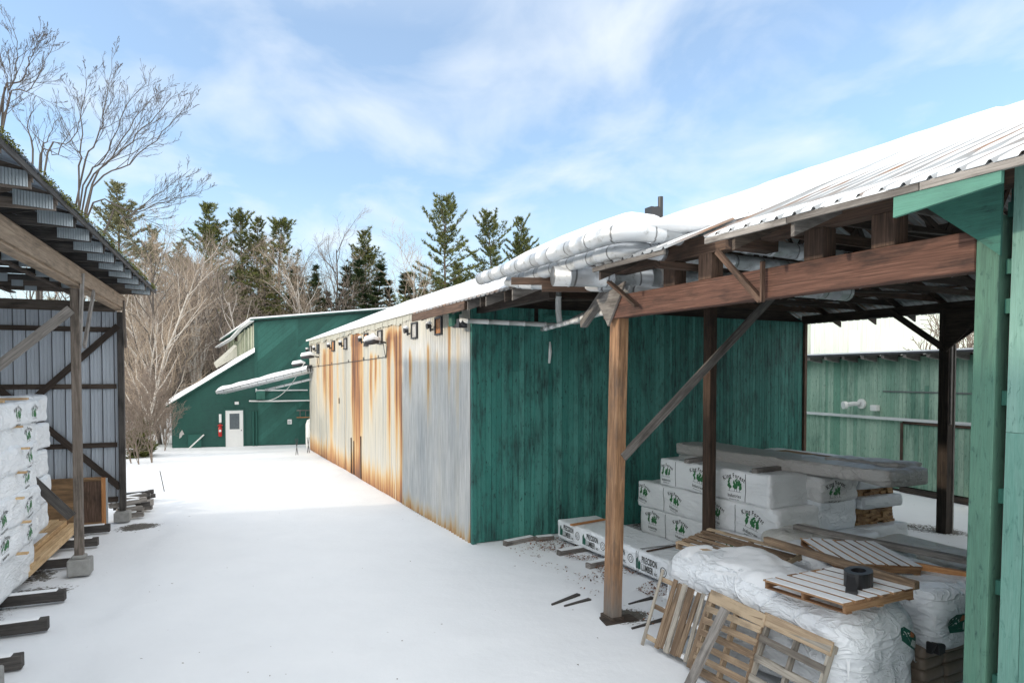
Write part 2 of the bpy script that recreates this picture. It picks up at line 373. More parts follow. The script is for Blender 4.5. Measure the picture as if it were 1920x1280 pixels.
def snow_mat(name, col=(0.77, 0.79, 0.81), bs=0.25):
    m, nt, b = newmat(name); ob = tcoord(nt)
    n = noise_n(nt, ob, 3.0, 8, 0.62); n2 = noise_n(nt, ob, 60, 3, 0.6)
    c = mixc(nt, n, tuple(x * 0.96 for x in col), tuple(min(1, x * 1.03) for x in col))
    nt.links.new(c, b.inputs['Base Color']); b.inputs['Roughness'].default_value = 0.6
    b.inputs['Specular IOR Level'].default_value = 0.25
    b.inputs['Subsurface Weight'].default_value = 0.0
    bump(nt, b, mathn(nt, 'ADD', mathn(nt, 'MULTIPLY', n, 1.0), mathn(nt, 'MULTIPLY', n2, 0.06)), bs, 0.05)
    return m
M_snow = snow_mat("snow")
def ground_mat():
    m, nt, b = newmat("snow_ground"); ob = tcoord(nt)
    bare = attr(nt, 'bare')
    n = noise_n(nt, ob, 0.9, 8, 0.6); n2 = noise_n(nt, ob, 14, 6, 0.7); n3 = noise_n(nt, ob, 45, 3, 0.6)
    snowc = mixc(nt, n, (0.72, 0.745, 0.775), (0.80, 0.82, 0.845))
    crumbs = ramp(nt, noise_n(nt, ob, 9.0, 2, 0.4), [(0.775, 0.0), (0.785, 1.0)])
    snowc = mixc(nt, crumbs, snowc, (0.12, 0.09, 0.07))
    dirt = ramp(nt, n2, [(0.3, (0.055, 0.05, 0.042)), (0.6, (0.13, 0.12, 0.105)), (0.8, (0.24, 0.23, 0.21))])
    msk = mathn(nt, 'ADD', bare, mathn(nt, 'MULTIPLY', mathn(nt, 'SUBTRACT', n2, 0.5), 1.1))
    msk = ramp(nt, msk, [(0.47, 0.0), (0.55, 1.0)])
    c = mixc(nt, msk, snowc, dirt)
    nt.links.new(c, b.inputs['Base Color']); b.inputs['Roughness'].default_value = 0.7; b.inputs['Specular IOR Level'].default_value = 0.2
    h = mathn(nt, 'ADD', mathn(nt, 'MULTIPLY', n, 1.4), mathn(nt, 'ADD', mathn(nt, 'MULTIPLY', n2, 0.10), mathn(nt, 'MULTIPLY', n3, 0.03)))
    h = mathn(nt, 'SUBTRACT', h, mathn(nt, 'MULTIPLY', msk, 0.4))
    bump(nt, b, h, 0.45, 0.06)
    return m
M_ground = ground_mat()

def wrap_mat(name, col, rough=0.38, trans=0.0, bs=0.5, cs=1.0):
    m, nt, b = newmat(name); ob = tcoord(nt)
    d = nt.nodes.new('ShaderNodeTexNoise'); d.inputs['Scale'].default_value = 2.2; nt.links.new(ob, d.inputs['Vector'])
    vv = nt.nodes.new('ShaderNodeVectorMath'); vv.operation = 'MULTIPLY_ADD'
    nt.links.new(d.outputs['Color'], vv.inputs[0]); vv.inputs[1].default_value = (0.5, 0.5, 0.5); nt.links.new(ob, vv.inputs[2])
    vo = nt.nodes.new('ShaderNodeTexVoronoi'); vo.feature = 'DISTANCE_TO_EDGE'; vo.inputs['Scale'].default_value = 3.2 * cs
    nt.links.new(vv.outputs[0], vo.inputs['Vector'])
    crease = ramp(nt, vo.outputs['Distance'], [(0.0, 0.0), (0.22, 1.0)])
    n = noise_n(nt, mapping(nt, vv.outputs[0], (1, 1, 2.2)), 3.0 * cs, 7, 0.6, 1.2)
    n2 = noise_n(nt, ob, 1.1, 4, 0.6)
    c = mixc(nt, n2, tuple(x * 0.93 for x in col), tuple(min(1, x * 1.05) for x in col))
    nt.links.new(c, b.inputs['Base Color']); b.inputs['Roughness'].default_value = rough
    def ridge(vec, sc, det, dist, wdt):
        q = noise_n(nt, vec, sc, det, 0.5, dist)
        a_ = mathn(nt, 'ABSOLUTE', mathn(nt, 'SUBTRACT', q, 0.5))
        return ramp(nt, a_, [(0.0, 1.0), (wdt, 0.35), (wdt * 3.5, 0.0)])
    r1 = ridge(mapping(nt, ob, (0.9, 0.9, 2.0), (0.5, 0.2, 0.6)), 1.7 * cs, 1.5, 0.8, 0.03)
    r2 = ridge(mapping(nt, ob, (1.6, 1.0, 2.6), (-0.6, 0.4, 0.3), (4, 2, 1)), 3.2 * cs, 2.5, 1.2, 0.035)
    h = mathn(nt, 'ADD', mathn(nt, 'MULTIPLY', r1, 0.55), mathn(nt, 'MULTIPLY', r2, 0.35))
    h = mathn(nt, 'ADD', h, mathn(nt, 'ADD', mathn(nt, 'MULTIPLY', crease, 0.08), mathn(nt, 'MULTIPLY', n, 0.55)))
    bump(nt, b, h, bs, 0.06)
    return m
M_wrap = wrap_mat("wrap_white", (0.84, 0.86, 0.87), 0.32, 0, 0.42, 0.75)
M_wrapb = wrap_mat("wrap_white_left", (0.82, 0.85, 0.875), 0.34, 0, 0.45, 0.8)
M_wrapg = wrap_mat("wrap_grey", (0.68, 0.69, 0.69), 0.32, 0, 0.5, 0.8)
M_wrapd = wrap_mat("wrap_dusty", (0.50, 0.48, 0.455), 0.33, 0, 0.6, 0.8)
M_wrapblue = wrap_mat("wrap_pale_blue", (0.76, 0.81, 0.85), 0.32, 0, 0.42, 0.75)
M_tarp = wrap_mat("wrap_bulky_white", (0.76, 0.79, 0.82), 0.30, 0, 0.62, 0.85)
M_film = wrap_mat("film_dusty_clear", (0.55, 0.54, 0.50), 0.28, 0, 0.6, 0.9)

def rusty_wall_mat():
    m, nt, b = newmat("galvanised_rusting"); ob = tcoord(nt)
    rust = attr(nt, 'rust'); cream = attr(nt, 'cream'); groove = attr(nt, 'groove')
    st = noise_n(nt, mapping(nt, ob, (1, 5.0, 0.16)), 2.0, 7, 0.6, 0.2)
    st2 = noise_n(nt, mapping(nt, ob, (1, 16.0, 0.5)), 2.2, 5, 0.6, 0.1)
    big = noise_n(nt, mapping(nt, ob, (1, 0.6, 0.35)), 1.3, 4, 0.6)
    blue = ramp(nt, big, [(0.3, (0.40, 0.425, 0.44)), (0.7, (0.58, 0.58, 0.56))])
    blue = mixc(nt, 0.6, blue, ramp(nt, st2, [(0.25, 0.3), (0.75, 0.75)]), 'OVERLAY')
    crm = ramp(nt, st, [(0.32, (0.35, 0.355, 0.34)), (0.62, (0.60, 0.565, 0.47))])
    c = mixc(nt, cream, blue, crm)
    c = mixc(nt, groove, c, (0.16, 0.165, 0.165))  # grime in the grooves, darkened to put the ribs' shading into the colour
    rf = mathn(nt, 'ADD', rust, mathn(nt, 'MULTIPLY', mathn(nt, 'SUBTRACT', st2, 0.5), mathn(nt, 'ADD', mathn(nt, 'MULTIPLY', rust, 0.9), 0.12)))
    rf = mathn(nt, 'ADD', rf, mathn(nt, 'MULTIPLY', mathn(nt, 'SUBTRACT', st, 0.5), 0.35))
    rc = ramp(nt, rf, [(0.15, (0.55, 0.48, 0.35)), (0.40, (0.50, 0.34, 0.16)), (0.64, (0.35, 0.16, 0.06)), (0.92, (0.13, 0.052, 0.028))])
    msk = ramp(nt, rf, [(0.10, 0.0), (0.42, 0.95)])
    c = mixc(nt, msk, c, rc)
    nt.links.new(c, b.inputs['Base Color'])
    b.inputs['Metallic'].default_value = 0.25
    nt.links.new(ramp(nt, rf, [(0.1, 0.42), (0.5, 0.8)]), b.inputs['Roughness'])
    bump(nt, b, st2, 0.15, 0.01)
    return m
M_rusty = rusty_wall_mat()
def roof_metal():
    m, nt, b = newmat("roof_sheet_metal"); ob = tcoord(nt)
    st = noise_n(nt, mapping(nt, ob, (0.3, 4.2, 0.3)), 2.0, 5, 0.65)
    big = noise_n(nt, ob, 0.5, 4, 0.6)
    k = mathn(nt, 'ADD', mathn(nt, 'MULTIPLY', st, 0.6), mathn(nt, 'MULTIPLY', big, 0.4))
    c = ramp(nt, k, [(0.40, (0.38, 0.41, 0.43)), (0.53, (0.27, 0.27, 0.27)), (0.60, (0.27, 0.16, 0.10)), (0.72, (0.14, 0.07, 0.045))])
    nt.links.new(c, b.inputs['Base Color']); b.inputs['Roughness'].default_value = 0.55; b.inputs['Metallic'].default_value = 0.3
    return m
M_roofm = roof_metal()
M_roofsnow = snow_mat('roof_snow_thin', (0.70, 0.72, 0.74), 0.4)
def siding_metal(name, col):
    m, nt, b = newmat(name); ob = tcoord(nt)
    st = noise_n(nt, mapping(nt, ob, (5, 5, 0.3)), 1.4, 5, 0.6)
    c = mixc(nt, st, tuple(x * 0.75 for x in col), tuple(x * 1.2 for x in col))
    nt.links.new(c, b.inputs['Base Color']); b.inputs['Roughness'].default_value = 0.45; b.inputs['Metallic'].default_value = 0.25
    return m
M_siding = siding_metal("siding_pale_metal", (0.46, 0.51, 0.57))
def jacket():
    m, nt, b = newmat("pipe_jacket_silver")
    uv = tcoord(nt, 'UV'); ob = tcoord(nt)
    w = nt.nodes.new('ShaderNodeTexWave'); w.wave_type = 'BANDS'; w.bands_direction = 'X'; w.inputs['Scale'].default_value = 0.55
    w.inputs['Distortion'].default_value = 0.6; w.inputs['Detail'].default_value = 2; w.inputs['Detail Scale'].default_value = 3
    nt.links.new(mapping(nt, uv, (1, 1, 1)), w.inputs['Vector'])
    line = ramp(nt, w.outputs['Fac'], [(0.0, 1.0), (0.012, 0.0)])
    n = noise_n(nt, ob, 7, 6, 0.7); n2 = noise_n(nt, ob, 1.5, 4, 0.6)
    c = mixc(nt, n2, (0.50, 0.53, 0.56), (0.68, 0.70, 0.71))
    c = mixc(nt, mathn(nt, 'MULTIPLY', ramp(nt, n, [(0.55, 0.0), (0.72, 1.0)]), 0.6), c, (0.16, 0.15, 0.13))
    c = mixc(nt, mathn(nt, 'MULTIPLY', line, 0.85), c, (0.10, 0.10, 0.10))
    nt.links.new(c, b.inputs['Base Color']); b.inputs['Roughness'].default_value = 0.4; b.inputs['Metallic'].default_value = 0.35
    bump(nt, b, mathn(nt, 'SUBTRACT', n, line), 0.35, 0.02)
    return m
M_jacket = jacket()
M_palegreen = siding_metal("pale_green_siding", (0.76, 0.80, 0.68))
M_brickbag = plain("brown_bags", (0.20, 0.155, 0.12), 0.4, 0, 0.35, 6, 0.5)
# ------------------------------------------------------------ ground
def axis(pts):
    out = []
    for a, b_, st in pts: out.extend(list(np.arange(a, b_, st)))
    return np.array(sorted(set([round(x, 4) for x in out])))
gx = axis([(-420, -60, 40), (-60, -20, 4), (-20, -14, 0.6), (-14, 14, 0.2), (14, 30, 0.8), (30, 60, 4), (60, 421, 40)])
gy = axis([(-200, -20, 30), (-20, 2, 2), (2, 4, 0.4), (4, 26, 0.2), (26, 46, 0.5), (46, 90, 3), (90, 560, 40)])
GX, GY = np.meshgrid(gx, gy, indexing='ij')
c_, s_ = math.cos(MROT), math.sin(MROT)
lx = c_ * (GX - MO.x) + s_ * (GY - MO.y); ly = -s_ * (GX - MO.x) + c_ * (GY - MO.y)
c2, s2 = math.cos(SROT), math.sin(SROT)
sx = c2 * (GX - SO.x) + s2 * (GY - SO.y); sy = -s2 * (GX - SO.x) + c2 * (GY - SO.y)
def sm(a, b, x):
    t = np.clip((x - a) / (b - a), 0, 1); return t * t * (3 - 2 * t)
Z = np.zeros_like(GX); BARE = np.zeros_like(GX)
for i in range(GX.shape[0]):
    for j in range(GX.shape[1]):
        x, y = GX[i, j], GY[i, j]
        if -25 < x < 40 and 0 < y < 60:
            Z[i, j] = 0.05 * noise.noise(Vector((x * 0.22, y * 0.22, 0))) + 0.018 * noise.noise(Vector((x * 1.1, y * 1.1, 3)))
            w = noise.noise(Vector((x * 0.9, y * 0.9, 7)))
            l_x, l_y = lx[i, j], ly[i, j]
            bz = 0.0
            if l_x > 0.4 and -9 < l_y < 5.7 and l_x < 12.5:      # sheltered ground under the canopy
                bz = max(bz, 0.05 + 0.55 * min(1, max(0, (l_x - 2.0) / 3.0)) + 0.35 * w)
                if l_x > 10.2: bz = 0.30 + 0.4 * w + 0.25 * math.sin(l_y * 0.9 + l_x * 2.2)
            d1 = math.hypot(l_x - 0.25, (l_y + 0.05) * 1.2)
            bz = max(bz, 0.95 - d1 * 1.15 + 0.3 * w)
            q_x, q_y = sx[i, j], sy[i, j]
            if q_x < -0.45 and -9 < q_y < 5.5: bz = max(bz, 0.42 + 0.55 * w)
            d2 = math.hypot((q_x + 0.6) * 0.7, q_y + 0.9)
            bz = max(bz, 0.85 - d2 * 0.9 + 0.4 * w)
            d3 = math.hypot((q_x - 0.5) * 0.9, (q_y - 4.7) * 1.1)
            bz = max(bz, 0.95 - d3 * 1.0 + 0.3 * w)
            BARE[i, j] = bz
        if x < -8 and y > 40: Z[i, j] += 0.03 * (y - 40) * min(1, (-8 - x) / 10)
        if y > 60: Z[i, j] += 0.02 * (min(y, 120) - 60)
# low ridge of drifted snow along the left shed
Z += (0.07 * (sm(0.9, 1.5, sx + 0.12 * np.sin(sy * 1.3) + 0.07 * np.sin(sy * 3.1)) - 1) - 0.035 * (sm(1.6, 3.2, sx) - 1)) * (GY > 4) * (GY < 24)
for off_, dep_ in ((-5.6, 0.016), (-3.9, 0.014)):
    Z -= dep_ * np.exp(-((lx - off_ + 0.15 * np.sin(ly * 0.22)) / 0.22) ** 2) * (GY > 4) * (GY < 42) * (0.7 + 0.3 * np.sin(ly * 0.9))
Z += 0.05 * sm(0.0, 2.5, lx) * 0 - 0.0
g = grid_obj("snow_ground", np.stack([GX.ravel(), GY.ravel(), Z.ravel()], 1), len(gx), len(gy), M_ground, attrs={'bare': BARE})
struct(g)

# ------------------------------------------------------------ long building with the gable roof
RX, SL = 5.75, 0.42
def zroof(x):
    x = np.asarray(x, float); return np.where(x <= RX, 6.15 + SL * (x + 0.2), 6.15 + SL * (RX + 0.2) - SL * (x - RX))
def zr(x): return float(zroof(x))
def rib(y, period=0.23, h=0.032):
    p = (np.asarray(y) / period) % 1.0
    return h * np.clip(1.6 - np.abs(p - 0.5) * 12, 0, 1)
def rib_samples(y0, y1, period=0.23):
    out = [y0, y1]; k = math.floor(y0 / period)
    while k * period < y1:
        for f in (0.0, 0.36, 0.46, 0.54, 0.64):
            v = (k + f) * period
            if y0 < v < y1: out.append(v)
        k += 1
    return np.array(sorted(out))
def roof_sheet(name, x0, x1, y0, y1, parent, nxs=10, dz=0.0, mat=None, ragged=0.0):
    ys = rib_samples(y0, y1); xs = np.linspace(x0, x1, nxs)
    X, Y = np.meshgrid(xs, ys, indexing='ij')
    if ragged:
        rg = np.array([noise.noise(Vector((0, math.floor(y / 0.69) * 7.3, 1))) for y in ys]) * ragged
        X[0, :] += rg
    Zz = zroof(X) + rib(Y) + dz
    return grid_obj(name, np.stack([X.ravel(), Y.ravel(), Zz.ravel()], 1), len(xs), len(ys), mat or M_roofm, parent, smooth=False)
def snow_slab(name, x0, x1, y0, y1, parent, thin=True, step=0.12, tmax=0.13, seed=0):
    xs = np.concatenate([np.linspace(x0, x0 + 1.6, 22), np.linspace(x0 + 1.6, x1, 18)[1:]]) if thin else np.linspace(x0, x1, 34)
    ys = np.arange(y0, y1 + 1e-6, step)
    X, Y = np.meshgrid(xs, ys, indexing='ij'); T = np.zeros_like(X)
    for i in range(len(xs)):
        for j in range(len(ys)):
            x, y = xs[i], ys[j]
            n = noise.noise(Vector((x * 0.9, y * 0.5, seed))) * 0.5 + noise.noise(Vector((x * 3, y * 2.2, seed + 3))) * 0.25
            if thin:
                d = x - x0
                band = math.exp(-((d - 0.85 - 0.25 * noise.noise(Vector((y * 0.4, 1, seed)))) / 0.28) ** 2)
                t = 0.022 + 0.024 * min(1, max(0, (d - 2.0) / 2.0)) + 0.034 * n - 0.02 * band
                if d < 0.35: t = min(t, 0.012 + 0.14 * d + 0.05 * n)
            else:
                t = tmax * (0.75 + 0.35 * n)
            if j in (0, len(ys) - 1) or i in (0, len(xs) - 1): t = -0.01 if i == 0 else t * 0.4
            T[i, j] = max(t, -0.01)
    Zz = zroof(X) + T
    return grid_obj(name, np.stack([X.ravel(), Y.ravel(), Zz.ravel()], 1), len(xs), len(ys), M_roofsnow, parent)

bld = thing('metal_sided_building', 'long low building with rust streaked corrugated metal side and green plank end wall', 'building', MO, MROT)
# metal wall with its rust
YS = 11.4; W0 = 5.75; W1 = 28.9
ysm = np.concatenate([np.arange(W0, YS, 0.0152), np.arange(YS, W1, 0.03)]); zsm = np.linspace(0.0, 6.12, 46)
zsm = np.concatenate([[0.0, 0.05, 0.1, 0.16, 0.22, 0.3, 0.4], zsm[zsm > 0.45]])
streaks = [(24.5, 0.55, 5.6, 4.0, 0.9), (23.0, 0.42, 5.7, 6.0, 1.0), (26.3, 0.4, 5.4, 3.5, 0.5), (21.4, 0.3, 5.5, 4.5, 0.4), (20.2, 0.25, 5.9, 5, 0.35), (18.3, 0.28, 6.1, 7.0, 0.95),
           (17.55, 0.42, 6.1, 7.5, 1.15), (16.9, 0.22, 5.7, 5, 0.7), (15.4, 0.16, 5.2, 3.4, 1.1), (14.8, 0.2, 5.1, 2.4, 0.8), (14.2, 0.2, 5.0, 1.8, 0.4), (13.0, 0.17, 5.8, 6.0, 1.0),
           (12.1, 0.19, 5.7, 5.5, 1.15), (11.6, 0.16, 5.9, 6.5, 1.15), (12.6, 0.5, 6.0, 1.6, 0.6), (10.55, 0.1, 5.2, 2.2, 0.4), (8.85, 0.14, 5.3, 3.5, 0.33), (7.2, 0.1, 5.8, 3.0, 0.35), (8.2, 0.1, 5.1, 2.0, 0.25), (9.6, 0.09, 5.2, 1.6, 0.2), (6.6, 0.12, 5.5, 4, 0.2)]
V = []; RU = []; CR = []; GR = []
for y in ysm:
    tight = y < YS
    if tight: off = 0.036 * math.cos(2 * math.pi * y / 0.19)
    else:
        p = (y / 0.23) % 1; off = 0.014 * max(0, 1.5 - abs(p - 0.5) * 10); off = min(off, 0.014)
    pan = math.floor(y / 0.92)
    pr = noise.noise(Vector((pan * 3.7, 0.5, 0)))
    hf = noise.noise(Vector((y * 3.2, 0, 4))); hf2 = noise.noise(Vector((y * 9, 0, 8)))
    for z in zsm:
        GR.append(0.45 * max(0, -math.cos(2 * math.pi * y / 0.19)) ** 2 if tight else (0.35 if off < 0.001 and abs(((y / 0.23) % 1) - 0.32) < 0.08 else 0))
        V.append((-0.2 - off - 0.01 * (0 if tight else pr), y, z))
        r = 0
        for (yc, w, zt, ln, a) in streaks:
            w = w * 1.0; dy_ = y - yc - 0.08 * noise.noise(Vector((z * 0.7, yc, 2)))
            if abs(dy_) > 3 * w: continue
            dz_ = (zt - z)
            vert = max(0, min(1, dz_ / 0.35)) * max(0, min(1, (ln - dz_) / (ln * 0.6))) if dz_ > 0 else 0
            r += a * (0.85 if yc > 11.4 else 1.7) * math.exp(-(dy_ / (w * (1.35 if yc > 11.4 else 1.6))) ** 2) * vert * (0.75 + 0.5 * noise.noise(Vector((y * 6, z * 0.35, 3))))
        base_h = 0.30 + 0.30 * (hf + 0.3) + (0.30 if y > YS else 0.0)
        r += (0.85 if y > YS else 0.6) * max(0, 1 - z / max(0.1, base_h * 1.7)) ** 1.1 * (0.8 + 0.6 * hf2)
        if y > YS: r += 0.05 + 0.22 * max(0, hf + 0.0) * (0.5 + 0.5 * min(1, (6.2 - z) / 4))
        if z > 5.35 and y > YS: r += 0.25 * max(0, hf2) + 0.1
        RU.append(r)
        cr = 1.0 if y > YS else 0.0
        if tight: cr = 0.30 * max(0, hf + 0.1) + (0.85 * max(0, min(1, (z - 5.0) / 0.5)))
        CR.append(max(0, min(1, cr * (0.75 + 0.5 * noise.noise(Vector((y * 1.5, z * 0.5, 9))) + 0.2))))
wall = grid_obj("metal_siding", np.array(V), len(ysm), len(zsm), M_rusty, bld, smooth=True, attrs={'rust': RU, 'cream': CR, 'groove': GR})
# upper patch strips of bent sheet over the wall head
m = MB()
for k in range(int((W1 - 8.5) / 0.34)):
    y = 8.5 + k * 0.34
    h = 0.30 + 0.12 * noise.noise(Vector((y, 0, 0)))
    a = 0.03 * random.random()
    m.hexa([(-0.25 - a, y, 6.16 - h), (-0.23, y, 6.16 - h), (-0.23, y + 0.32, 6.16 - h + 0.02), (-0.25 - a, y + 0.32, 6.16 - h + 0.02),
            (-0.25, y, 6.12), (-0.23, y, 6.12), (-0.23, y + 0.32, 6.12), (-0.25, y + 0.32, 6.12)])
M_creamstrip = siding_metal("cream_weathered_metal", (0.52, 0.50, 0.42))
m.build("wall_head_strip", M_creamstrip, bld)
# end wall of green boards
def planks(mb, x0, x1, y, z0, z1, wmin, wmax, nrm=-1, split=0.25, th=0.022, axis='x', top=None):
    x = x0
    while x < x1 - 0.02:
        w = random.uniform(wmin, wmax); xe = min(x + w, x1)
        zt = z1 if top is None else top((x + xe) / 2)
        o = random.uniform(0, 0.006)
        segs = [(z0, zt)]
        if random.random() < split:
            q = z0 + (zt - z0) * random.uniform(0.25, 0.75); segs = [(z0, q - 0.002), (q + 0.002, zt)]
        for a, b in segs:
            if axis == 'x': mb.box(x + 0.005, xe - 0.005, y - th - o if nrm < 0 else y, y if nrm < 0 else y + th + o, a, b)
            else: mb.box(y - th - o if nrm < 0 else y, y if nrm < 0 else y + th + o, x + 0.004, xe - 0.004, a, b)
        x = xe
m = MB(); planks(m, -0.14, 1.55, 5.72, 0.02, 5.9, 0.13, 0.19); planks(m, 1.66, 11.45, 5.70, 0.02, 5.9, 0.10, 0.19)
m.build("plank_wall", M_gwall, bld)
m = MB(); m.box(-0.19, 11.48, 5.75, 5.9, 0, 5.98); m.prism([(-0.1, 5.98), (11.4, 5.98), (RX, zr(RX) - 0.2)], 'y', 5.78, 5.86)
m.build("wall_backing", M_dark, bld)
m = MB(); m.box(1.55, 1.70, 5.62, 5.70, 0.02, 5.55); m.box(-0.215, -0.10, 5.64, 5.745, 0.0, 6.0); m.box(1.8, 2.7, 5.6, 5.67, 5.45, 5.75); m.build("wall_trim", M_gwall, bld)
m = MB(); m.box(11.45, 11.56, 5.6, 5.75, 0.0, 5.85); m.build("corner_post", M_brown, bld)
m = MB(); m.box(11.5, 11.6, 5.9, 28.9, 0, 6.05); m.box(-0.1, 11.5, 28.8, 28.95, 0, 6.0); m.prism([(-0.1, 6.0), (11.5, 6.0), (RX, zr(RX) - 0.12)], 'y', 28.8, 28.95)
m.build("rear_wall", M_gwall, bld)
roof_sheet("roof", -0.27, RX, 8.35, 29.3, bld); roof_sheet("roof", RX, 12.3, 2.0, 29.3, bld)
roof_sheet("roof", -0.9, RX, 2.0, 8.35, bld, dz=0.012)
snow_slab("roof_snow", -0.30, RX, 8.3, 29.35, bld, thin=False, step=0.3, tmax=0.09); snow_slab("roof_snow", -0.86, RX, 1.95, 8.4, bld, thin=False, tmax=0.09)
snow_slab("roof_snow", RX, 12.25, 2.0, 29.3, bld, thin=False, step=0.4)
m = MB(); m.beam((-0.30, 8.35, 6.13), (-0.30, 29.3, 6.13), 0.03, 0.10); m.build("eave_trim", M_white, bld)
# rafter tails and rafters by the corner
for y in (7.6, 6.4, 5.3, 4.4, 3.4, 2.15):
    m = MB(); m.hexa([(-0.84, y, zr(-0.84) - 0.24), (1.8, y, zr(1.8) - 0.30), (1.8, y + 0.05, zr(1.8) - 0.30), (-0.84, y + 0.05, zr(-0.84) - 0.24),
                      (-0.84, y, zr(-0.84) - 0.03), (1.8, y, zr(1.8) - 0.03), (1.8, y + 0.05, zr(1.8) - 0.03), (-0.84, y + 0.05, zr(-0.84) - 0.03)])
    m.build("rafter_tail", M_grey, bld)
m = MB(); m.beam((-0.88, 4.5, zr(-0.88) - 0.10), (-0.88, 8.3, zr(-0.88) - 0.10), 0.03, 0.20); m.build("fascia", M_brown, bld)
# windows and lamps on the metal wall
wins = [28.3, 26.1, 22.2, 19.6, 16.0, 14.0, 10.07, 7.95]
for i, y in enumerate(wins):
    w = 0.27; z0, z1 = 5.30, 5.80
    f = MB()
    xo = -0.27
    f.box(xo, xo + 0.07, y - w, y - w + 0.05, z0, z1); f.box(xo, xo + 0.07, y + w - 0.05, y + w, z0, z1)
    f.box(xo, xo + 0.07, y - w + 0.05, y + w - 0.05, z1 - 0.05, z1)
    f.box(xo - 0.02, xo + 0.07, y - w + 0.05, y + w - 0.05, z0, z0 + 0.04)
    fo = f.build("window", M_darkmetal, bld)
    p = MB(); p.box(-0.235, -0.228, y - w + 0.05, y + w - 0.05, z0 + 0.04, z1 - 0.05)
    p.build("pane", (M_orange if i in (7, 4, 2) else M_wrapd) if i != 1 else M_glass, fo)
    l = MB(); yy = y + 0.48
    l.tube([(-0.22, yy, 5.48), (-0.33, yy, 5.48)], 0.025, 6); l.tube([(-0.30, yy, 5.42), (-0.30, yy, 5.60)], 0.028, 6)
    l.tube([(-0.28, yy, 5.58), (-0.42, yy, 5.56)], [0.05, 0.085], 8)
    lo = l.build("flood_lamp", M_darkmetal, bld)
    s_ = MB(); s_.tube([(-0.27, yy, 5.655), (-0.34, yy, 5.67), (-0.42, yy, 5.655)], [0.03, 0.06, 0.035], 8); s_.build("snow_cap", M_snow, lo, smooth=True)
for (y, z, long_) in ((26.0, 5.12, 0.9), (13.35, 5.32, 0.75), (29.05, 4.75, 0.9)):
    l = MB(); bx = -0.2
    l.tube([(bx, y, z), (bx - 0.25, y, z + 0.05), (bx - 0.25 - 0.2, y, z + 0.03)], 0.03, 6)
    l.tube([(bx - 0.25, y, z + 0.03), (bx - 0.45, y, z + 0.05), (bx - long_, y, z - 0.02)], [0.06, 0.12, 0.09], 10)
    l.tube([(bx - 0.1, y, z), (bx - 0.1, y - 0.15, z - 0.3), (bx - 0.03, y - 0.1, z - 0.55)], 0.012, 5)
    lo = l.build("yard_lamp", M_darkmetal, bld, smooth=True)
    s_ = MB(); s_.tube([(bx - 0.2, y, z + 0.10), (bx - 0.45, y, z + 0.17), (bx - long_ + 0.05, y, z + 0.10), (bx - long_ - 0.02, y, z + 0.03)], [0.06, 0.13, 0.11, 0.04], 10)
    s_.build("snow_cap", M_snow, lo, smooth=True)
m = MB(); m.tube([(-0.235, 28.8, 4.62), (-0.24, 22, 4.7), (-0.24, 16, 4.78), (-0.24, 13.2, 4.82), (-0.24, 13.1, 5.2)], 0.014, 5)
for y in (26, 22.5, 19, 16.4, 14.2): m.box(-0.26, -0.235, y, y + 0.04, 4.62 + (28.8 - y) * 0.013, 4.72 + (28.8 - y) * 0.013)
m.build("conduit", M_darkmetal, bld)
for q in ((18.65, 18.72, 0.05, 1.55), (16.95, 17.02, 0.05, 1.75), (18.2, 18.23, 0.05, 1.45), (21.0, 21.06, 2.9, 3.15)):
    m = MB(); m.box(-0.242, -0.215, *q); m.build("hatch_trim", M_dark, bld)

m = MB(); m.tube([(5.75, 5.86, zr(RX)), (5.75, 5.86, 9.3)], 0.075, 10); m.box(5.3, 5.62, 5.7, 6.0, zr(5.4) - 0.1, 8.95)
m.tube([(5.5, 5.86, 8.95), (5.75, 5.86, 9.0)], 0.04, 6)
m.build("roof_vent_pipe", M_black, bld)

# ------------------------------------------------------------ open sided lumber canopy
can = thing('open_sided_lumber_canopy', 'open timber lumber shelter with snowy metal roof on brown posts, right of the alley', 'shelter', MO, MROT)
YE = -9.5
roof_sheet("roof", -0.9, RX, YE, -3.1, can, ragged=0.10); roof_sheet("roof", 0.35, RX, -3.1, -2.45, can)
roof_sheet("roof", -0.9, RX, -2.45, -0.66, can, ragged=0.06); roof_sheet("roof", 0.35, RX, -0.66, 2.0, can)
roof_sheet("roof", RX, 12.3, YE, 2.0, can)
snow_slab("roof_snow", -0.88, RX, YE, -3.1, can); snow_slab("roof_snow", 0.30, RX, -3.1, 2.0, can, thin=False, tmax=0.11)
snow_slab("roof_snow", -0.70, 0.3, -2.4, -0.7, can, thin=False, tmax=0.03)
snow_slab("roof_snow", RX, 12.25, YE, 2.0, can, thin=False, step=0.3)
for y0, y1 in ((-9.4, -3.15), (-2.4, -0.7)):
    m = MB(); y = y0
    while y < y1:
        e = min(y1, y + random.uniform(0.9, 1.9)); m.box(-0.90, -0.865, y, e - 0.01, zr(-0.9) - 0.07, zr(-0.9) - 0.005); y = e
    m.build("eave_batten", M_grey, can)
def post(x, y, w, d, h, mat, name='post', z0=0.0):
    m = MB(); lean = 0.075 if (x == 0.0 and y == 0.0) else 0.0
    m.hexa([(x - w / 2, y - d / 2, z0), (x + w / 2, y - d / 2, z0), (x + w / 2, y + d / 2, z0), (x - w / 2, y + d / 2, z0),
            (x - w / 2 + lean, y - d / 2 - lean, h), (x + w / 2 + lean, y - d / 2 - lean, h), (x + w / 2 + lean, y + d / 2 - lean, h), (x - w / 2 + lean, y + d / 2 - lean, h)])
    return m.build(name, mat, can, bevel=0.008)
post(0.0, 0.0, 0.20, 0.27, 5.45, M_post)
post(3.93, 1.88, 0.20, 0.22, 6.3, M_brown)
post(11.5, 1.2, 0.24, 0.26, 5.9, M_dark)
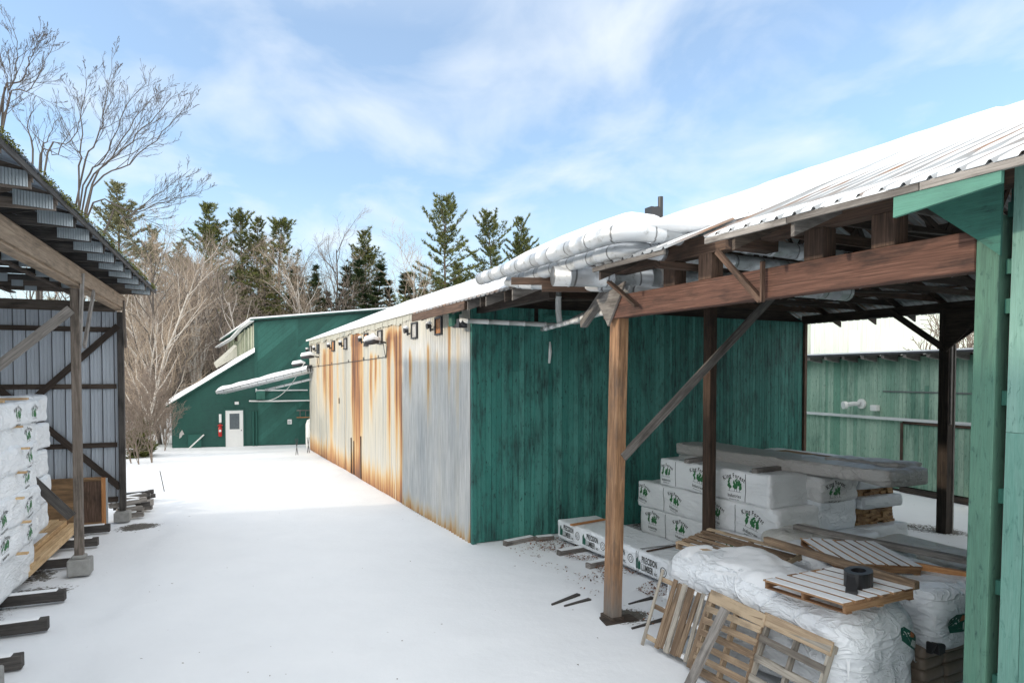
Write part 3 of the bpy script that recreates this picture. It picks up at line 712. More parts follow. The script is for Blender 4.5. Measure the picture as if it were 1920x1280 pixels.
m = MB(); m.box(11.62, 11.68, 1.05, 1.25, 0, 5.8); m.box(11.44, 11.50, 1.03, 1.07, 2.9, 5.8); m.build("post_side_board", M_grey, can)
post(11.5, -5.6, 0.22, 0.24, 5.9, M_dark)
m = MB(); m.box(-0.13, 0.13, -0.17, 0.17, 0.0, 0.07); m.hexa([(-0.28, -0.22, 0), (0.35, -0.28, 0), (0.38, 0.02, 0), (-0.2, 0.1, 0), (-0.28, -0.22, 0.03), (0.35, -0.28, 0.02), (0.38, 0.02, 0.02), (-0.2, 0.1, 0.035)]); m.build("post_footing", M_dark, can)
m = MB(); m.box(-0.10, 0.11, -5.80, 0.16, 5.15, 5.52); m.build("header_beam", M_red, can, bevel=0.01)
m = MB(); m.box(-0.10, 0.10, -9.2, 2.1, 5.87, 6.13, M=None); m.build("wall_plate", M_brown, can)
m = MB(); m.box(-0.07, 0.09, 2.1, 5.7, 5.72, 6.05); m.build("wall_plate", M_dark, can)
m = MB(); m.box(11.4, 11.6, -9.2, 5.7, 5.85, 6.1); m.build("rear_beam", M_dark, can)
m = MB(); m.box(3.83, 4.03, -5.9, 5.7, 6.29, 6.5); m.build("middle_beam", M_dark, can)
for y, h in ((-1.55, 0.38), (-2.3, 0.38), (-4.06, 0.38), (-4.9, 0.38)):
    m = MB(); m.box(-0.1, 0.12, y - 0.13, y + 0.13, 5.521, 5.869); m.build("stub_post", M_brown, can, bevel=0.006)
# gusset on the near post
m = MB(); m.prism([(0.24, 5.42), (0.30, 5.5), (-0.52, 5.72), (-0.45, 5.6), (-0.05, 5.02)], 'x', -0.150, -0.112); m.build("gusset", M_grey, can)
m = MB(); m.box(0.02, 0.12, -0.155, -0.137, 4.86, 5.13); m.build("bolt_plate", M_darkmetal, can)
# braces
m = MB(); m.beam((0.08, -0.17, 2.8), (3.75, -0.17, 5.85), 0.05, 0.15); m.build("brace", M_grey, can)
m = MB(); m.beam((11.38, 1.2, 4.9), (11.38, -0.4, 6.0), 0.05, 0.16); m.beam((11.38, 1.2, 4.9), (11.38, 2.7, 6.0), 0.05, 0.16)
m.prism([(1.1, 5.9), (0.0, 5.9), (1.1, 4.8)], 'x', 11.30, 11.34); m.build("knee_brace", M_dark, can)
m = MB(); m.beam((-0.2, -0.9, 5.28), (-0.2, -0.15, 5.75), 0.09, 0.04); m.build("brace", M_brown, can)
m = MB(); m.beam((-0.16, -3.35, 5.12), (-0.16, -2.6, 5.85), 0.05, 0.07); m.beam((-0.16, -3.38, 5.1), (-0.16, -3.38, 5.6), 0.06, 0.03); m.build("brace", M_brown, can)
# trusses
TY = [4.9, 3.7, 2.5, 1.3, 0.15, -0.85, -2.75, -3.6, -4.43, -5.6, -6.8, -8.0]
def truss(y, mat):
    m = MB(); t = 0.045
    tails = not (-3.1 < y < -2.45 or -0.66 < y < 2.0)
    xa = -0.84 if tails else 0.2
    if y > 2.2: xa = -0.84
    def tc_(x): return zr(x) - 0.03
    for a, b in ((xa, RX), (RX, 12.25)):
        m.hexa([(a, y, tc_(a) - (0.2 if a < 0 else 0.17)), (b, y, tc_(b) - 0.17), (b, y + t, tc_(b) - 0.17), (a, y + t, tc_(a) - (0.2 if a < 0 else 0.17)),
                (a, y, tc_(a)), (b, y, tc_(b)), (b, y + t, tc_(b)), (a, y + t, tc_(a))])
    m.box(0.12, 11.38, y + t + 0.002, y + 2 * t, 6.135, 6.28)
    xs = [0.5, 1.9, 3.3, 4.6, 5.75, 6.9, 8.2, 9.6, 11.0]
    for i in range(len(xs) - 1):
        a, b = xs[i], xs[i + 1]
        if i % 2 == 0: m.beam((a, y + t + 0.025, 6.2), (b, y + t + 0.025, tc_(b) - 0.12), 0.04, 0.09)
        else: m.beam((a, y + t + 0.025, tc_(a) - 0.12), (b, y + t + 0.025, 6.2), 0.04, 0.09)
    return m.build("truss", mat, can)
for i, y in enumerate(TY):
    if y < 5.6: truss(y, M_grey if i in (8, 9) else (M_dark if i % 3 else M_brown))
m = MB()
for x in (0.9, 2.1, 3.3, 4.5, 5.5, 6.1, 7.3, 8.5, 9.7, 10.9, 12.0):
    m.box(x, x + 0.09, -9.3, 5.6, zr(x + 0.045) - 0.028 - 0.03, zr(x + 0.045) - 0.028)
m.build("purlins", M_brown, can)
m = MB()
for k in range(9):
    y = 5.0 - k * 1.5; m.beam((random.uniform(1, 3), y, 6.05), (random.uniform(5, 9), y - random.uniform(0.5, 2), 6.09), 0.09, 0.04)
m.build("ceiling_battens", M_dark, can)
# stub arms carrying the pipes
m = MB(); m.beam((-1.35, 1.2, 5.86), (0.05, 0.6, 5.86), 0.09, 0.12); m.beam((-0.95, 0.8, 5.72), (-0.15, 0.45, 5.72), 0.10, 0.14); m.build("pipe_arm", M_brown, can)
m = MB(); m.beam((-0.6, -1.9, 5.75), (0.2, -1.9, 5.75), 0.12, 0.09); m.build("pipe_arm", M_brown, can); m = MB(); m.beam((-0.5, -3.2, 5.83), (0.2, -3.2, 5.83), 0.2, 0.14); m.build("pipe_arm", M_brown, can)
m = MB(); m.beam((0.55, 1.8, 5.2), (0.15, -0.0, 6.0), 0.14, 0.14); m.build("loose_beam", M_grey, can)

# ------------------------------------------------------------ near green boarded building
nb = thing('green_board_building', 'pale green board building at the right edge with corner column and blocking gap', 'building', MW(0, -5.78), MROT)
nb.rotation_euler = (R(0.75), 0, MROT)
def nbx(m): return m
m = MB(); m.box(-0.125, 0.12, -0.16, 0.03, 0.0, 5.62); m.build("corner_column", M_gtrim, nb, bevel=0.006)
m = MB(); m.box(0.06, 0.14, -0.27, -0.162, 0, 6.0); m.build("recess_board", M_dark, nb)
for z in (0.55, 1.35, 2.22, 3.05, 3.93, 4.75, 5.1, 5.6):
    m = MB(); m.box(-0.02, 0.058, -0.252, -0.165, z, z + 0.13); m.build("blocking", M_gply, nb)
m = MB(); y = -0.255
while y > -3.6:
    w = random.uniform(0.12, 0.17); 
    o = random.uniform(0, 0.006); q = random.uniform(2, 5)
    m.box(-0.115 - o, -0.09, y - w + 0.003, y - 0.002, 0.0, q - 0.002); m.box(-0.115 - o, -0.09, y - w + 0.003, y - 0.002, q + 0.002, 6.12); y -= w
m.build("wall_boards", M_gpale, nb)
m = MB(); m.box(-0.088, -0.03, -3.6, -0.258, 0.0, 6.1); m.box(0.2, 11.4, -3.6, -3.5, 0, 6.0); m.build("wall_core", M_dark, nb)
m = MB(); planks(m, 0.2, 11.4, -0.10, 0, 6.0, 0.14, 0.2, axis='x', nrm=1); m.build("cross_wall", M_gwall, nb)
m = MB(); m.prism([(0.62, 6.10), (0.62, 5.98), (0.50, 5.82), (0.0, 5.41), (-0.18, 5.25), (-0.18, 6.12)], 'x', -0.150, -0.122); m.build("gusset", M_gply, nb)
m = MB(); m.hexa([(-0.885, -0.55, 5.70), (-0.845, -0.55, 5.70), (-0.845, 0.32, 5.60), (-0.885, 0.32, 5.60), (-0.885, -0.55, 5.80), (-0.845, -0.55, 5.80), (-0.845, 0.32, 5.79), (-0.885, 0.32, 5.79)])
m.build("fascia", M_gfascia, nb)

# ------------------------------------------------------------ pipes
def arc(p, c, q, n=6):
    out = []
    for i in range(n + 1):
        t = i / n; out.append((Vector(p) * (1 - t) ** 2 + Vector(c) * 2 * t * (1 - t) + Vector(q) * t ** 2))
    return out
def pipe_thing(name, label, pts, r, mat=M_jacket, snow=False, seg=14, rings=True):
    t = thing(name, label, 'pipe', MO, MROT)
    P = [Vector(p) for p in pts]; Q = [P[0]]; RR = [r]
    for a, b in zip(P[:-1], P[1:]):
        L = (b - a).length; d = (b - a).normalized()
        k = int(L / 0.5) if rings else 0
        for i in range(k):
            c = a + (b - a) * ((i + random.uniform(0.3, 0.7)) / k)
            for o, q in ((-0.014, 0), (-0.012, 0.007), (0.012, 0.007), (0.014, 0)): Q.append(c + d * o); RR.append(r + q)
        Q.append(b); RR.append(r)
    m = MB(); m.tube(Q, RR, seg); m.build('pipe_run', mat, t, smooth=True)
    return t
PA = [(-1.1, 3.1, 6.16), (-1.1, -1.3, 6.2)] + arc((-1.1, -1.3, 6.2), (-1.1, -1.78, 6.2), (-0.65, -1.78, 6.2)) + [(1.5, -1.78, 6.2), (4.2, -1.78, 6.15)]
tA = pipe_thing('insulated_pipe', 'upper silver insulated pipe with snow on top, bending in under the canopy roof', PA, 0.125)
m = MB(); m.tube([(-0.80, 3.0, 6.20), (-0.78, 2.6, 6.27), (-0.72, 1.6, 6.32), (-0.62, 0.4, 6.36), (-0.5, -0.5, 6.38), (-0.42, -1.1, 6.40), (-0.38, -1.55, 6.36)], [0.03, 0.16, 0.24, 0.3, 0.36, 0.36, 0.22], 14)
for i in range(len(m.v)):
    v = Vector(m.v[i]); v.z = 6.26 + (v.z - 6.26) * (0.85 if v.z > 6.26 else 0.35) + 0.02 * fbm(v.x * 3, v.y * 3); m.v[i] = tuple(v)
m.build('snow_cover', M_snow, tA, smooth=True)
m = MB(); m.tube([(-1.02, -1.1, 6.33), (-0.9, -1.6, 6.34), (-0.4, -1.8, 6.36), (0.1, -1.9, 6.38), (0.5, -2.3, 6.44), (0.7, -2.8, 6.5)], [0.05, 0.13, 0.22, 0.26, 0.25, 0.1], 14)
for i in range(len(m.v)):
    v = Vector(m.v[i]); v.z = 6.31 + (v.z - 6.31) * 0.45; m.v[i] = tuple(v)
m.build('snow_cover', M_snow, tA, smooth=True)
PB = [(-0.82, 2.3, 6.02), (-0.82, -1.0, 6.03)] + arc((-0.82, -1.0, 6.03), (-0.82, -1.42, 6.03), (-0.4, -1.42, 6.03)) + [(1.5, -1.42, 6.0), (4.2, -1.42, 5.97)]
pipe_thing('insulated_pipe', 'second silver insulated pipe directly beneath the upper snowy one', PB, 0.115)
tC = pipe_thing('insulated_duct', 'fat silver duct end above the gusset, running across under the roof gap', [(-1.05, 0.25, 5.84), (0.85, -0.25, 5.86), (2.0, -0.55, 5.84), (5.0, -0.7, 5.8)], 0.165)
m = MB(); m.tube([(0.75, -0.24, 5.86), (0.95, -0.27, 5.86)], 0.2, 14); m.tube([(0.95, -0.27, 5.84), (1.0, -0.27, 5.62)], [0.14, 0.1], 10); m.build('lagging_end', M_wrapd, tC, smooth=True)
pipe_thing('flat_pipe', 'long thin silver pipe under the fat duct, from the eave to the roof gap', [(-0.95, 2.2, 5.98), (-0.9, 1.6, 5.86), (0.3, -0.4, 5.62), (2.2, -0.6, 5.6)], 0.065, seg=10)
pipe_thing('steam_pipe', 'white lagged pipe running along the head of the green plank wall', [(-0.62, 5.42, 5.50), (2.0, 5.42, 5.48)], 0.06, M_white, seg=10)
tF = pipe_thing('steam_pipe', 'lower white lagged pipe hanging along the wall towards the near post', [(1.45, 5.1, 5.33), (0.35, 0.35, 5.38)], 0.055, M_white, seg=10)
pipe_thing('steam_pipe', 'dusty grey lagged pipe just above the lower white one', [(1.85, 4.2, 5.50), (0.55, 0.35, 5.56)], 0.10, M_wrapd, seg=10)
pipe_thing('steam_pipe', 'short upright white pipe joining the two wall pipes', [(1.55, 4.4, 5.38), (1.5, 4.4, 5.75), (1.5, 4.4, 6.3)], 0.07, M_white, seg=10)
t = thing('pipe_valve', 'dark green valve body at the wall corner beside the last window', 'valve', MO, MROT)
m = MB(); m.tube([(-0.55, 6.0, 5.78), (-0.55, 6.0, 5.40)], 0.13, 10); m.box(-0.70, -0.40, 5.85, 6.15, 5.70, 5.80); m.build('valve_body', M_inkd, t)
m = MB(); m.tube([(-0.55, 6.0, 5.42), (-0.5, 5.7, 5.40), (-0.5, 5.45, 5.45), (-0.6, 5.42, 5.5)], [0.06, 0.05, 0.08, 0.07], 8); m.box(-0.62, -0.4, 5.5, 5.66, 5.34, 5.55); m.build('elbow', M_darkmetal, t)
t = thing('hanging_icicle', 'white strip hanging from the lower wall pipe', 'strip', MW(1.9, 5.5, 4.55), MROT)
m = MB(); m.tube([(0, 0, 0.5), (0.01, 0, 0.25), (-0.02, 0, -0.05)], [0.02, 0.045, 0.03], 6); m.build('ice', M_white, t, smooth=True)
# ------------------------------------------------------------ left lumber shed
shd = thing('open_front_lumber_shed', 'weathered open front lumber shed with truss roof and metal end wall, left of the alley', 'shed', SO, SROT)
def zs(x): return 6.70 + 0.28 * (0.87 - x) if x > -5.5 else 6.70 + 0.28 * 6.37 - 0.28 * (-5.5 - x)
m = MB()
ys = []; y = -21.0
while y < 5.98: ys.extend([y, y + 0.10, y + 0.13, y + 0.16]); y += 0.26
ys.append(5.98)
xs = [0.92, -0.5, -2, -3.8, -5.5, -7, -9, -11.5]
V = [(x, y, zs(x) + (0.03 if (i % 4) in (2,) else 0.0)) for x in xs for i, y in enumerate(ys)]
M_shedroof = siding_metal("shed_roof_underside", (0.30, 0.36, 0.43))
grid_obj("roof", np.array(V), len(xs), len(ys), M_shedroof, shd, smooth=False)
V = [(x, y, zs(x) + 0.08 + 0.03 * noise.noise(Vector((x, y, 0)))) for x in xs[::1] for y in np.arange(-21, 6.01, 0.25)]
grid_obj("roof_snow", np.array([(min(v[0], 0.86), v[1], v[2]) for v in V]), len(xs), len(np.arange(-21, 6.01, 0.25)), M_snow, shd)
m = MB(); m.box(0.86, 0.89, -21, 5.98, 6.60, 6.68); m.build("eave_board", M_skid, shd)
# moss along the eave
m = MB()
for k in range(5200):
    y = random.uniform(-9, 5.9)
    dens = max(0, noise.noise(Vector((0, y * 1.1, 5))) + 0.25)
    if random.random() > dens * 2: continue
    p = Vector((0.90 + random.uniform(-0.02, 0.04), y, 6.72 + random.uniform(-0.07, 0.05) * (0.4 + dens)))
    a = Vector((random.gauss(0, 1), random.gauss(0, 1), random.gauss(0, 1))).normalized() * 0.013; b = Vector((random.gauss(0, 1), random.gauss(0, 1), random.gauss(0, 1))).normalized() * 0.013
    m.quad(p - a, p - b, p + a, p + b, random.random())
m.build("moss", M_moss, shd)
m = MB(); m.box(-0.13, 0.10, -20.5, 5.72, 6.04, 6.46); m.box(0.101, 0.16, -20.5, 5.6, 6.08, 6.40); m.build("header_beam", M_tan, shd, bevel=0.01)
for y in (0.0, -5.8, -11.6, -17.4):
    m = MB(); m.box(-0.08, 0.08, y - 0.08, y + 0.08, 0.36, 6.0); p = m.build("post", M_shedpost, shd, bevel=0.01)
    m = MB(); m.box(-0.20, 0.22, y - 0.18, y + 0.2, 0.0, 0.34); m.box(-0.13, 0.13, y - 0.11, y + 0.11, 0.34, 0.42)
    m.build("concrete_pier", M_conc, shd, bevel=0.02)
m = MB(); m.box(-0.08, 0.08, 5.52, 5.68, 0.30, 6.0); m.build("post", M_skid, shd, bevel=0.01)
m = MB(); m.box(-0.20, 0.20, 5.3, 5.72, 0.0, 0.28); m.build("concrete_pier", M_conc, shd, bevel=0.02)
for a, b in (((0.17, -0.15, 6.3), (0.05, 0.10, 4.75)), ((0.17, 0.95, 6.05), (0.12, 0.16, 4.8)), ((0.17, 5.0, 6.25), (0.13, 5.6, 5.0)), ((0.17, -6.4, 6.3), (0.12, -5.9, 4.7))):
    m = MB(); m.beam(a, b, 0.05, 0.14, up=(0, 1, 0)); m.build("knee_brace", M_grey if b[1] < 1 else M_shedpost, shd)
m = MB(); m.beam((-0.05, -0.13, 5.55), (-3.4, -0.13, 2.4), 0.05, 0.19); m.build("brace", M_grey, shd)
m = MB(); m.beam((-0.1, -0.13, 1.25), (-2.9, -0.13, 4.6), 0.05, 0.19); m.build("brace", M_skid, shd)
# end wall
m = MB(); x = -0.12
V = []; xs = []
x = -11.0
while x < -0.1: xs.extend([x, x + 0.008, x + 0.022, x + 0.03, x + 0.10, x + 0.107, x + 0.113, x + 0.12, x + 0.19, x + 0.197, x + 0.203, x + 0.21]); x += 0.30
xs = [q for q in xs if q < -0.1] + [-0.1]
off = {1: -0.035, 2: -0.035, 5: -0.012, 6: -0.012, 9: -0.012, 10: -0.012}
V = [(q, 5.74 + off.get(i % 12, 0), z) for i, q in enumerate(xs) for z in (0.5, 2.5, 4.5, 6.05)]
grid_obj("end_wall_siding", np.array(V), len(xs), 4, M_siding, shd, smooth=False)
m = MB(); x = -11.0
while x < -0.12: m.box(x + 0.006, x + 0.024, 5.690, 5.703, 0.5, 6.0); x += 0.30
m.build("siding_seams", M_darkmetal, shd)
for z in (0.55, 2.12, 3.80, 5.42):
    m = MB(); m.box(-11, -0.13, 5.63, 5.688, z, z + 0.14); m.build("girt", M_dark, shd)
m = MB(); m.box(-11, -0.13, 5.60, 5.70, 6.0, 6.28); m.build("girt", M_shedpost, shd)
for a, b in (((-0.05, 5.58, 0.95), (-5.0, 5.58, 5.95)), ((-0.05, 5.54, 5.6), (-4.7, 5.54, 0.9)), ((-5.4, 5.54, 0.9), (-10.4, 5.54, 5.9))):
    m = MB(); m.beam(a, b, 0.05, 0.17); m.build("brace", M_dark, shd)
# trusses with plates
M_plate = siding_metal("galvanised_plate", (0.36, 0.41, 0.44))
def strut(y):
    m = MB(); t = 0.045
    m.box(-11, 0.84, y, y + t, 6.465, 6.60)
    for a, b in ((0.86, -5.5), (-5.5, -11)):
        m.hexa([(b, y, zs(b) - 0.16), (a, y, zs(a) - 0.16), (a, y + t, zs(a) - 0.16), (b, y + t, zs(b) - 0.16), (b, y, zs(b) - 0.02), (a, y, zs(a) - 0.02), (a, y + t, zs(a) - 0.02), (b, y + t, zs(b) - 0.02)])
    xs = [0.3, -0.9, -2.0, -3.2, -4.3, -5.5, -6.7, -7.8, -9, -10.2]
    for i in range(len(xs) - 1):
        a, b = xs[i], xs[i + 1]
        if i % 2: m.beam((a, y + t + 0.02, 6.5), (b, y + t + 0.02, zs(b) - 0.12), 0.035, 0.10)
        else: m.beam((a, y + t + 0.02, zs(a) - 0.12), (b, y + t + 0.02, 6.5), 0.035, 0.10)
    tr = m.build("truss", M_shedpost if int(y * 10) % 2 else M_skid, shd)
    # corrugated end cover on the tail
    nx = 40; V = []
    for i in range(nx):
        x = 0.36 + 0.46 * i / (nx - 1); o = 0.006 * math.sin(i * math.pi / 1.5)
        V.append((x, y - 0.03 + o, 6.50 - 0.06 * (x - 0.36))); V.append((x, y - 0.03 + o, 6.71 - 0.10 * (x - 0.36)))
    grid_obj("tail_cover", np.array(V), nx, 2, M_plate, tr, smooth=False)
    for x in (-0.9, -2.0, -3.2, -4.3, -5.5):
        g_ = MB(); q = random.uniform(0.12, 0.2); g_.box(x - q, x + q * 0.8, y - 0.006, y - 0.002, 6.46 - random.uniform(0, .05), 6.66); g_.build("gusset_plate", M_plate, tr)
ty = 5.15
while ty > -12: strut(ty); ty -= 1.17
m = MB()
for x in (-1.2, -2.6, -4.0, -5.3, -6.6): m.box(x, x + 0.14, -9, 5.6, 6.425, 6.462)
m.build("ceiling_runners", M_dark, shd)
m = MB(); m.box(-10.9, -10.8, -21, 5.7, 0.3, 6.95); m.build("back_wall", M_siding, shd)
# things leaning and lying in the shed
def flat(name, label, cat, loc, rz=0, group=None): return thing(name, label, cat, loc, rz, group)
t = flat('plywood_crate_panel', 'brown framed plywood panel leaning behind the first shed post', 'panel', SW(-0.55, 5.15, 0.0), SROT)
m = MB(); m.box(-1.8, 0.10, 0.0, 0.03, 0.03, 1.28); m.build('sheet', M_ply, t)
m = MB(); m.box(0.10, 0.20, -0.04, 0.05, 0.0, 1.33); m.build('frame_side', M_orange, t)
m = MB(); m.box(-1.8, 0.10, -0.03, 0.045, 1.28, 1.35); m.build('frame_top', M_ply, t)
m = MB(); m.box(-0.50, 0.08, -0.012, -0.002, 0.1, 1.24); m.build('patch', M_brown, t)
m = MB(); m.box(0.201, 0.24, -0.02, 0.05, 0.0, 1.31); m.build('edge_trim', M_plate, t)
t = flat('stacked_planks', 'fresh yellow planks lying in a low stack behind the first shed post', 'planks', SW(-0.95, 0.8, 0.24), SROT)
for i in range(3):
    for k in range(3 - (i == 2)):
        m = MB(); m.box(-0.35 + k * 0.21, -0.16 + k * 0.21, -1.6 + 0.15 * i + random.uniform(0, .1), 2.6 + random.uniform(-.2, .2), i * 0.105 + 0.002, i * 0.105 + 0.10); m.build('plank', M_fresh, t)
m = MB(); m.box(-0.33, -0.02, -1.4, 1.0, 0.318, 0.33); m.build('snow', M_snow, t)
# skids under the packs
sk0 = None
for i, (x0, x1, y, h, tilt) in enumerate([(-2.4, 0.25, -4.93, 0.16, 0), (-2.4, 0.21, -3.41, 0.16, 0), (-2.4, 0.12, -1.77, 0.16, 0), (-2.2, -0.12, 0.75, 0.16, 0), (-2.2, -0.1, 2.6, 0.16, 0), (-2.0, -0.1, 4.15, 0.16, 0)]):
    lab = ['dark timber skid poking out nearest the bottom left corner', 'dark timber skid poking out under the packs, second from the camera', 'dark timber skid poking out just before the near shed post', 'dark timber skid right behind the near concrete pier', 'dark timber skid just beyond the near shed post', 'grey timber skid beside the plywood panel'][i]
    t = thing('timber_skid', lab, 'skid', SW((x0 + x1) / 2, y, 0.01), SROT + random.uniform(-0.04, 0.04), 'timber skids under the left packs')
    l = (x1 - x0) / 2; m = MB()
    m.hexa([(-l, -0.08, 0), (l, -0.08, 0), (l, 0.08, 0), (-l, 0.08, 0), (-l, -0.08, 0.17), (l, -0.08, 0.20), (l, 0.08, 0.20), (-l, 0.08, 0.17)]); m.build('timber', M_skid, t, bevel=0.008)
    m = MB(); m.hexa([(l - 1.1, -0.075, 0.178), (l - 0.12, -0.075, 0.19), (l - 0.12, 0.075, 0.19), (l - 1.1, 0.075, 0.178), (l - 1.1, -0.07, 0.205), (l - 0.14, -0.07, 0.215), (l - 0.14, 0.07, 0.215), (l - 1.1, 0.07, 0.205)])
    m.build('snow', M_snow, t, bevel=0.01)
# snowy timber pile past the far post
t = thing('timber_pile', 'snowy pile of short grey timbers beside the far shed post', 'timbers', SW(0.12, 7.2, 0), SROT)
for i in range(16):
    m = MB(); yy = -1.3 + (i % 6) * 0.55 + random.uniform(-.1, .1); z = 0.08 + (i // 6) * 0.17; a = random.uniform(-.3, .3); l = random.uniform(0.25, 0.5)
    m.beam((-l, yy - a, z), (l * random.uniform(0.6, 1), yy + a, z + random.uniform(0, .06)), 0.16, 0.13); k = m.build('timber', M_skid if i % 2 else M_grey, t)
    m = MB(); m.beam((-l * .9, yy - a * .9, z + 0.085), (l * 0.45, yy + a * .5, z + 0.10), 0.13, 0.035); m.build('snow', M_snow, k, bevel=0.01)
m = MB(); m.beam((-0.1, -1.5, 0.14), (0.35, 0.4, 0.14), 0.2, 0.2); m.build('timber', M_grey, t)
t = thing('marker_stake', 'thin leaning stake in the snow beyond the timber pile', 'stake', SW(0.5, 10.5, 0), 0)
m = MB(); m.tube([(0.1, 0, 0), (-0.05, 0, 0.75)], 0.015, 5); m.build('rod', M_darkmetal, t)

# ------------------------------------------------------------ far dark green building
FROT = math.atan2(2.3, 7.1); FO = Vector((-19.5, 37.7, 0))
def FW(x, y, z=0): return Vector((FO.x + math.cos(FROT) * x - math.sin(FROT) * y, FO.y + math.sin(FROT) * x + math.cos(FROT) * y, z))
fb = thing('dark_green_building', 'dark green timber building with lean-to roof and diagonal siding across the alley end', 'building', FO, FROT)
m = MB(); m.prism([(0.12, 0), (4.62, 0), (4.62, 5.55), (4.1, 5.24), (0.12, 2.60)], 'y', 0.0, 0.1)
for x in (1.33, 2.55, 3.9): pass
m.build('lean_to_wall', M_gfar, fb)
# diagonal boards clipped to the upper wall
def clip(poly, a, b, c):
    out = []
    for i in range(len(poly)):
        p, q = poly[i], poly[(i + 1) % len(poly)]
        dp = a * p[0] + b * p[1] - c; dq = a * q[0] + b * q[1] - c
        if dp >= 0: out.append(p)
        if dp * dq < 0:
            t = dp / (dp - dq); out.append((p[0] + t * (q[0] - p[0]), p[1] + t * (q[1] - p[1])))
    return out
def diag(poly, ang, name, w=0.30):
    nx_, nz_ = -math.sin(ang), math.cos(ang); mb = MB()
    lo = min(nx_ * p[0] + nz_ * p[1] for p in poly); hi = max(nx_ * p[0] + nz_ * p[1] for p in poly); k = lo
    while k < hi:
        pl = clip(clip(poly, nx_, nz_, k + 0.004), -nx_, -nz_, -(k + w - 0.004))
        if len(pl) > 2:
            r_ = random.random(); n0 = len(mb.uv); mb.prism(pl, 'y', -0.028 - 0.006 * r_, 0.0, r_)
            for q in range(n0, len(mb.uv)):
                u, v = mb.uv[q]; mb.uv[q] = (u * math.cos(ang) + v * math.sin(ang) + r_ * 30, -u * math.sin(ang) + v * math.cos(ang) + r_ * 60)
        k += w
    mb.build(name, M_gfar2, fb)
diag([(4.62, 0.05), (6.84, 0.05), (6.84, 7.55), (4.62, 7.30)], R(42), 'diagonal_siding')
diag([(6.98, 0.05), (14.9, 0.05), (14.9, 8.45), (6.98, 7.58)], R(42), 'diagonal_siding')
m = MB(); m.prism([(4.62, 0), (15, 0), (15, 8.5), (4.62, 7.36)], 'y', 0.002, 0.1); m.build('upper_wall_backing', M_gfar, fb)
m = MB(); m.box(4.50, 4.68, -0.05, 0.0, 0, 7.3); m.build('corner_board', M_gfar2, fb)
m = MB(); m.box(6.84, 6.98, -0.045, 0.0, 0, 7.55); m.build('corner_board', M_gfar2, fb)
m = MB(); m.hexa([(4.35, -0.35, 7.38), (15.3, -0.35, 8.56), (15.3, 12, 8.9), (1.6, 9.6, 6.55), (4.35, -0.35, 7.45), (15.3, -0.35, 8.63), (15.3, 12, 8.97), (1.6, 9.6, 6.62)]); m.build('upper_roof', M_gfar, fb)
m = MB(); m.hexa([(4.33, -0.38, 7.452), (15.3, -0.38, 8.632), (15.3, 12, 8.98), (1.6, 9.6, 6.63), (4.33, -0.38, 7.54), (15.3, -0.38, 8.72), (15.3, 12, 9.08), (1.6, 9.6, 6.74)]); m.build('upper_roof_snow', M_snow, fb)
# lean-to roof and its snow
m = MB(); m.hexa([(-0.30, -0.3, 2.26), (4.5, -0.3, 5.42), (4.5, 9, 5.42), (-0.30, 9, 2.26), (-0.30, -0.3, 2.38), (4.5, -0.3, 5.52), (4.5, 9, 5.52), (-0.30, 9, 2.38)]); m.build('lean_to_roof', M_gfar, fb)
V = []
for i in range(30):
    for j in range(40):
        x = -0.36 + i * 4.9 / 29; y = -0.34 + j * 9.3 / 39
        e = min(1, i / 1.5, j / 1.0, (39 - j) / 1.0)
        V.append((x, y, 2.38 + (x + 0.30) * 0.655 + (0.30 + 0.06 * noise.noise(Vector((x, y, 0)))) * max(0.0, e) - 0.02))
grid_obj('lean_to_snow', np.array(V), 30, 40, M_snow, fb)
m = MB(); m.box(0.05, 0.15, 0.1, 9, 0, 2.5); m.build('side_wall', M_gfar, fb)
# slanted clerestory side of old boards
def side(u, z):   # u 0..1 from the corner back
    return (4.60 - 2.4 * u, -0.0 + 9.2 * u, z)
mb = MB(); n_ = 22
for i in range(n_):
    a, b = i / n_, (i + 0.93) / n_
    za = 5.45 - 0.7 * a; zt = 7.32 - 0.78 * a - (0.12 * random.random())
    if i in (13, 14, 15): zt -= 0.35
    pa, pb = Vector(side(a, za)), Vector(side(b, za)); o = Vector((-0.05, -0.01, 0)) * random.random()
    mb.hexa([pa + o, pb + o, pb + o + Vector((0.06, 0.02, 0)), pa + o + Vector((0.06, 0.02, 0)), pa + o + Vector((0, 0, zt - za)), pb + o + Vector((0, 0, zt - za)), pb + o + Vector((0.06, 0.02, zt - za)), pa + o + Vector((0.06, 0.02, zt - za))], L=2)
mb.build('clerestory_boards', M_oldboard, fb)
m = MB(); p0, p1 = Vector(side(0, 5.3)) + Vector((0.1, 0.05, 0)), Vector(side(1, 4.6)) + Vector((0.1, 0.05, 0)); m.hexa([p0, p1, p1 + Vector((.1, 0, 0)), p0 + Vector((.1, 0, 0)), p0 + Vector((0, 0, 2.0)), p1 + Vector((0, 0, 1.95)), p1 + Vector((.1, 0, 1.95)), p0 + Vector((.1, 0, 2.0))]); m.build('clerestory_backing', M_dark, fb)
# broken eave strip, curled
m = MB(); m.beam((4.4, -0.3, 7.36), (3.6, 2.6, 7.1), 0.25, 0.06); m.beam((3.6, 2.6, 7.1), (2.9, 4.4, 6.55), 0.25, 0.06); m.beam((2.9, 4.4, 6.55), (1.7, 7.6, 6.1), 0.3, 0.06); m.build('loose_eave_strip', M_snow, fb)
